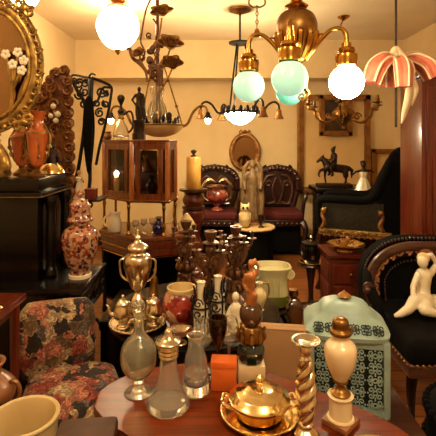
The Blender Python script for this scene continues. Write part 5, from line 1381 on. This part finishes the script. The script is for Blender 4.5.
part('body', box(bm_(), (0, 0, .032), (.07, .045, .064), bev=.002), 'orangebox', t)
part('lid', box(bm_(), (0, 0, .071), (.0725, .0475, .018), bev=.002), 'orangebox', t)

# copper figure lamp
t = T('figure_lamp', 'tall figural lamp with marble block base, dark glass and copper figure', 'lamp', (.096, 1.225, FZ))
part('base', box(bm_(), (0, 0, .028), (.078, .066, .056), bev=.005), 'marble', t)
part('glass_font', lathe(bm_(), smooth_prof([(0, .054), (.03, .056), (.036, .07), (.038, .09), (.03, .108), (.02, .112), (0, .112)], 4), 26, flute=.05, fn=10), 'greenglass', t)
b = lathe(bm_(), smooth_prof([(.018, .108), (.03, .114), (.034, .13), (.03, .15), (.022, .16), (0, .162)], 4), 22, flute=.08, fn=8)
for i in range(8):
    a = i * PI / 4; tube(b, crv(arc(a, [(.026, .112), (.038, .125), (.034, .142), (.042, .155)]), 4), [.006, .008, .007, .003], 6)
part('ornate_collar', b, 'dkbrass', t)
part('globe', lathe(bm_(), smooth_prof([(.012, .156), (.028, .17), (.034, .19), (.03, .212), (.016, .224), (0, .226)], 4), 26), 'amber', t)
part('figure', blob([([(0, 0, .22), (0, 0, .26), (0, 0, .3)], [.018, .013, .015]), ([(0, 0, .31), (0, 0, .325)], [.006, .006]), ([(0, -.001, .338)], (.0105, .011, .013)), ([(-.015, 0, .305), (-.024, 0, .28), (-.012, -.01, .262)], [.006, .005, .004]), ([(.015, 0, .305), (.022, 0, .33), (.012, 0, .352)], [.006, .005, .004]), ([(.004, -.008, .225), (.01, -.012, .25)], [.012, .009])], .0035), 'copper', t)
# covered gilt dish
dc = Vector((.105, 1.065, FZ))
t = T('butter_dish', 'polished gold covered dish on round tray with knobbed lid', 'covered dish', dc); t.scale = (1.05, 1.05, 1.05)
part('tray', lathe(bm_(), [(0, 0), (.062, 0), (.08, .008), (.092, .013), (.0935, .015), (.09, .0155), (.078, .011), (.06, .004), (0, .004)], 48), 'gold', t)
b = tube(bm_(), ring_pts((0, 0, .0145), .0925, .0925, 48, 'xy'), .0024, 6, True)
for i in range(40): ball(b, (.0925 * math.cos(i * PI / 20), .0925 * math.sin(i * PI / 20), .0155), .0032, u=6, v=5)
part('beaded_rim', b, 'gold', t)
part('bowl', lathe(bm_(), smooth_prof([(.045, .003), (.056, .008), (.066, .026), (.07, .036), (.066, .04), (0, .04)], 4), 44), 'gold', t)
l_ = part('lid', lathe(bm_(), [(.068, .038), (.074, .041), (.074, .045), (.066, .049), (.06, .057), (.055, .06), (.045, .062), (.04, .066), (.026, .0695), (.008, .071), (0, .071)], 44), 'gold', t)
part('knob', lathe(bm_(), smooth_prof([(.008, .07), (.005, .076), (.01, .083), (.0105, .09), (.005, .097), (0, .099)], 4), 16), 'gold', l_)
for s in (-1, 1):
    b = bm_(); tube(b, crv([(s * .065, -.02, .03), (s * .084, -.022, .04), (s * .09, 0, .036), (s * .084, .022, .04), (s * .065, .02, .03)], 5), .0042, 8)
    part('handle', b, 'gold', t)

# twisted candlestick
t = T('candlestick', 'silvery barley twist candlestick with wide drip pan', 'candlestick', (.207, .992, FZ))
part('base', lathe(bm_(), smooth_prof([(0, 0), (.029, 0), (.03, .006), (.022, .014), (.014, .022), (.018, .03), (.012, .036)], 4), 30, flute=.05, fn=6), 'silver', t)
b = bm_()
for k in range(3):
    pts = []
    for i in range(41):
        u = i / 40; a = 2 * PI * (u * 1.7 + k / 3); r = .0105 * (.8 + .5 * math.sin(PI * u))
        pts.append((r * math.cos(a), r * math.sin(a), .034 + .145 * u))
    tube(b, pts, [.0085, .012, .0125, .011, .008], 10)
part('twisted_stem', b, 'silver', t)
part('cup', lathe(bm_(), smooth_prof([(.01, .176), (.014, .184), (.01, .19), (.014, .198), (.013, .21), (.01, .215)], 3), 22), 'silver', t)
part('drip_pan', lathe(bm_(), smooth_prof([(.0, .213), (.014, .214), (.03, .222), (.034, .228), (.03, .228), (.016, .221), (0, .22)], 3), 32), 'silver', t)

# milk glass oil lamp
t = T('oil_lamp', 'milk glass oil lamp with brass fittings on diamond shaped base', 'oil lamp', (.302, 1.035, FZ))
part('base', box(bm_(), (0, 0, .007), (.068, .068, .014), math.radians(45), bev=.003), 'stone', t)
part('pillar', lathe(bm_(), smooth_prof([(0, .014), (.031, .014), (.031, .02), (.028, .024), (.028, .066), (.03, .072), (0, .074)], 3), 30), 'opal', t)
part('neck', lathe(bm_(), smooth_prof([(.022, .072), (.024, .078), (.012, .086), (.01, .096), (.018, .104), (.018, .108)], 3), 22), 'dkbrass', t)
part('font', lathe(bm_(), smooth_prof([(.012, .105), (.02, .115), (.034, .145), (.0395, .175), (.036, .195), (.022, .208), (.018, .222), (0, .224)], 4), 34), 'opal', t)
b_ = part('burner', lathe(bm_(), smooth_prof([(.019, .218), (.026, .222), (.026, .23), (.019, .236), (.02, .25), (.016, .258), (.008, .262), (0, .263)], 3), 24), 'dkbrass', t)
part('winder', tube(bm_(), [(.018, 0, .235), (.034, 0, .235), (.036, 0, .235)], [.0025, .0025, .007], 8), 'dkbrass', b_)

# gilt edged plate
t = T('plate', 'dark blue plate with gilt rim at the table edge before oil lamp', 'plate', (.345, .895, FZ))
part('dish', lathe(bm_(), [(0, 0), (.045, 0), (.06, .006), (.078, .014), (.077, .0155), (.058, .009), (.044, .003), (0, .003)], 44), 'plateblue', t)
part('rim', tube(bm_(), ring_pts((0, 0, .0145), .076, .076, 44, 'xy'), .004, 8, True), 'gold', t)

M['tablewood'].node_tree.nodes['Principled BSDF'].inputs['Specular IOR Level'].default_value = .2
# ============================================================ light and camera
def point(name, loc, w, col, r):
    l = bpy.data.lights.new(name, 'POINT'); l.energy = w; l.color = col; l.shadow_soft_size = r
    o = bpy.data.objects.new(name, l); COL.objects.link(o); o.location = loc
    return o
point('added_fill_light', (.5, .1, 2.5), 13, (1, .86, .62), .10)  # unseen point light added as foreground fill, without any fitting
point('added_fill_light', (-1.0, 1.0, 2.6), 6, (1, .86, .62), .10)  # second unseen light, weaker, added as fill from the side
w = bpy.data.worlds.new('World'); SC.world = w; w.use_nodes = True
w.node_tree.nodes['Background'].inputs['Color'].default_value = (1, .72, .42, 1)
w.node_tree.nodes['Background'].inputs['Strength'].default_value = .02
cam = bpy.data.cameras.new('camera'); co = bpy.data.objects.new('camera', cam); COL.objects.link(co)
co.location = (0, 0, EYE); co.rotation_euler = (PI / 2, 0, 0)
cam.sensor_width = 36; cam.lens = 36 * F / 436; cam.shift_y = -78 / 436; cam.clip_start = .05
SC.camera = co
vs = SC.view_settings
vs.view_transform = 'Standard'; vs.look = 'None'; vs.gamma = 1; vs.use_curve_mapping = False; vs.exposure = 2.2
SC.cycles.use_denoising = True
SC.cycles.max_bounces = 10; SC.cycles.transmission_bounces = 8; SC.cycles.transparent_max_bounces = 8
SC.cycles.sample_clamp_indirect = 4
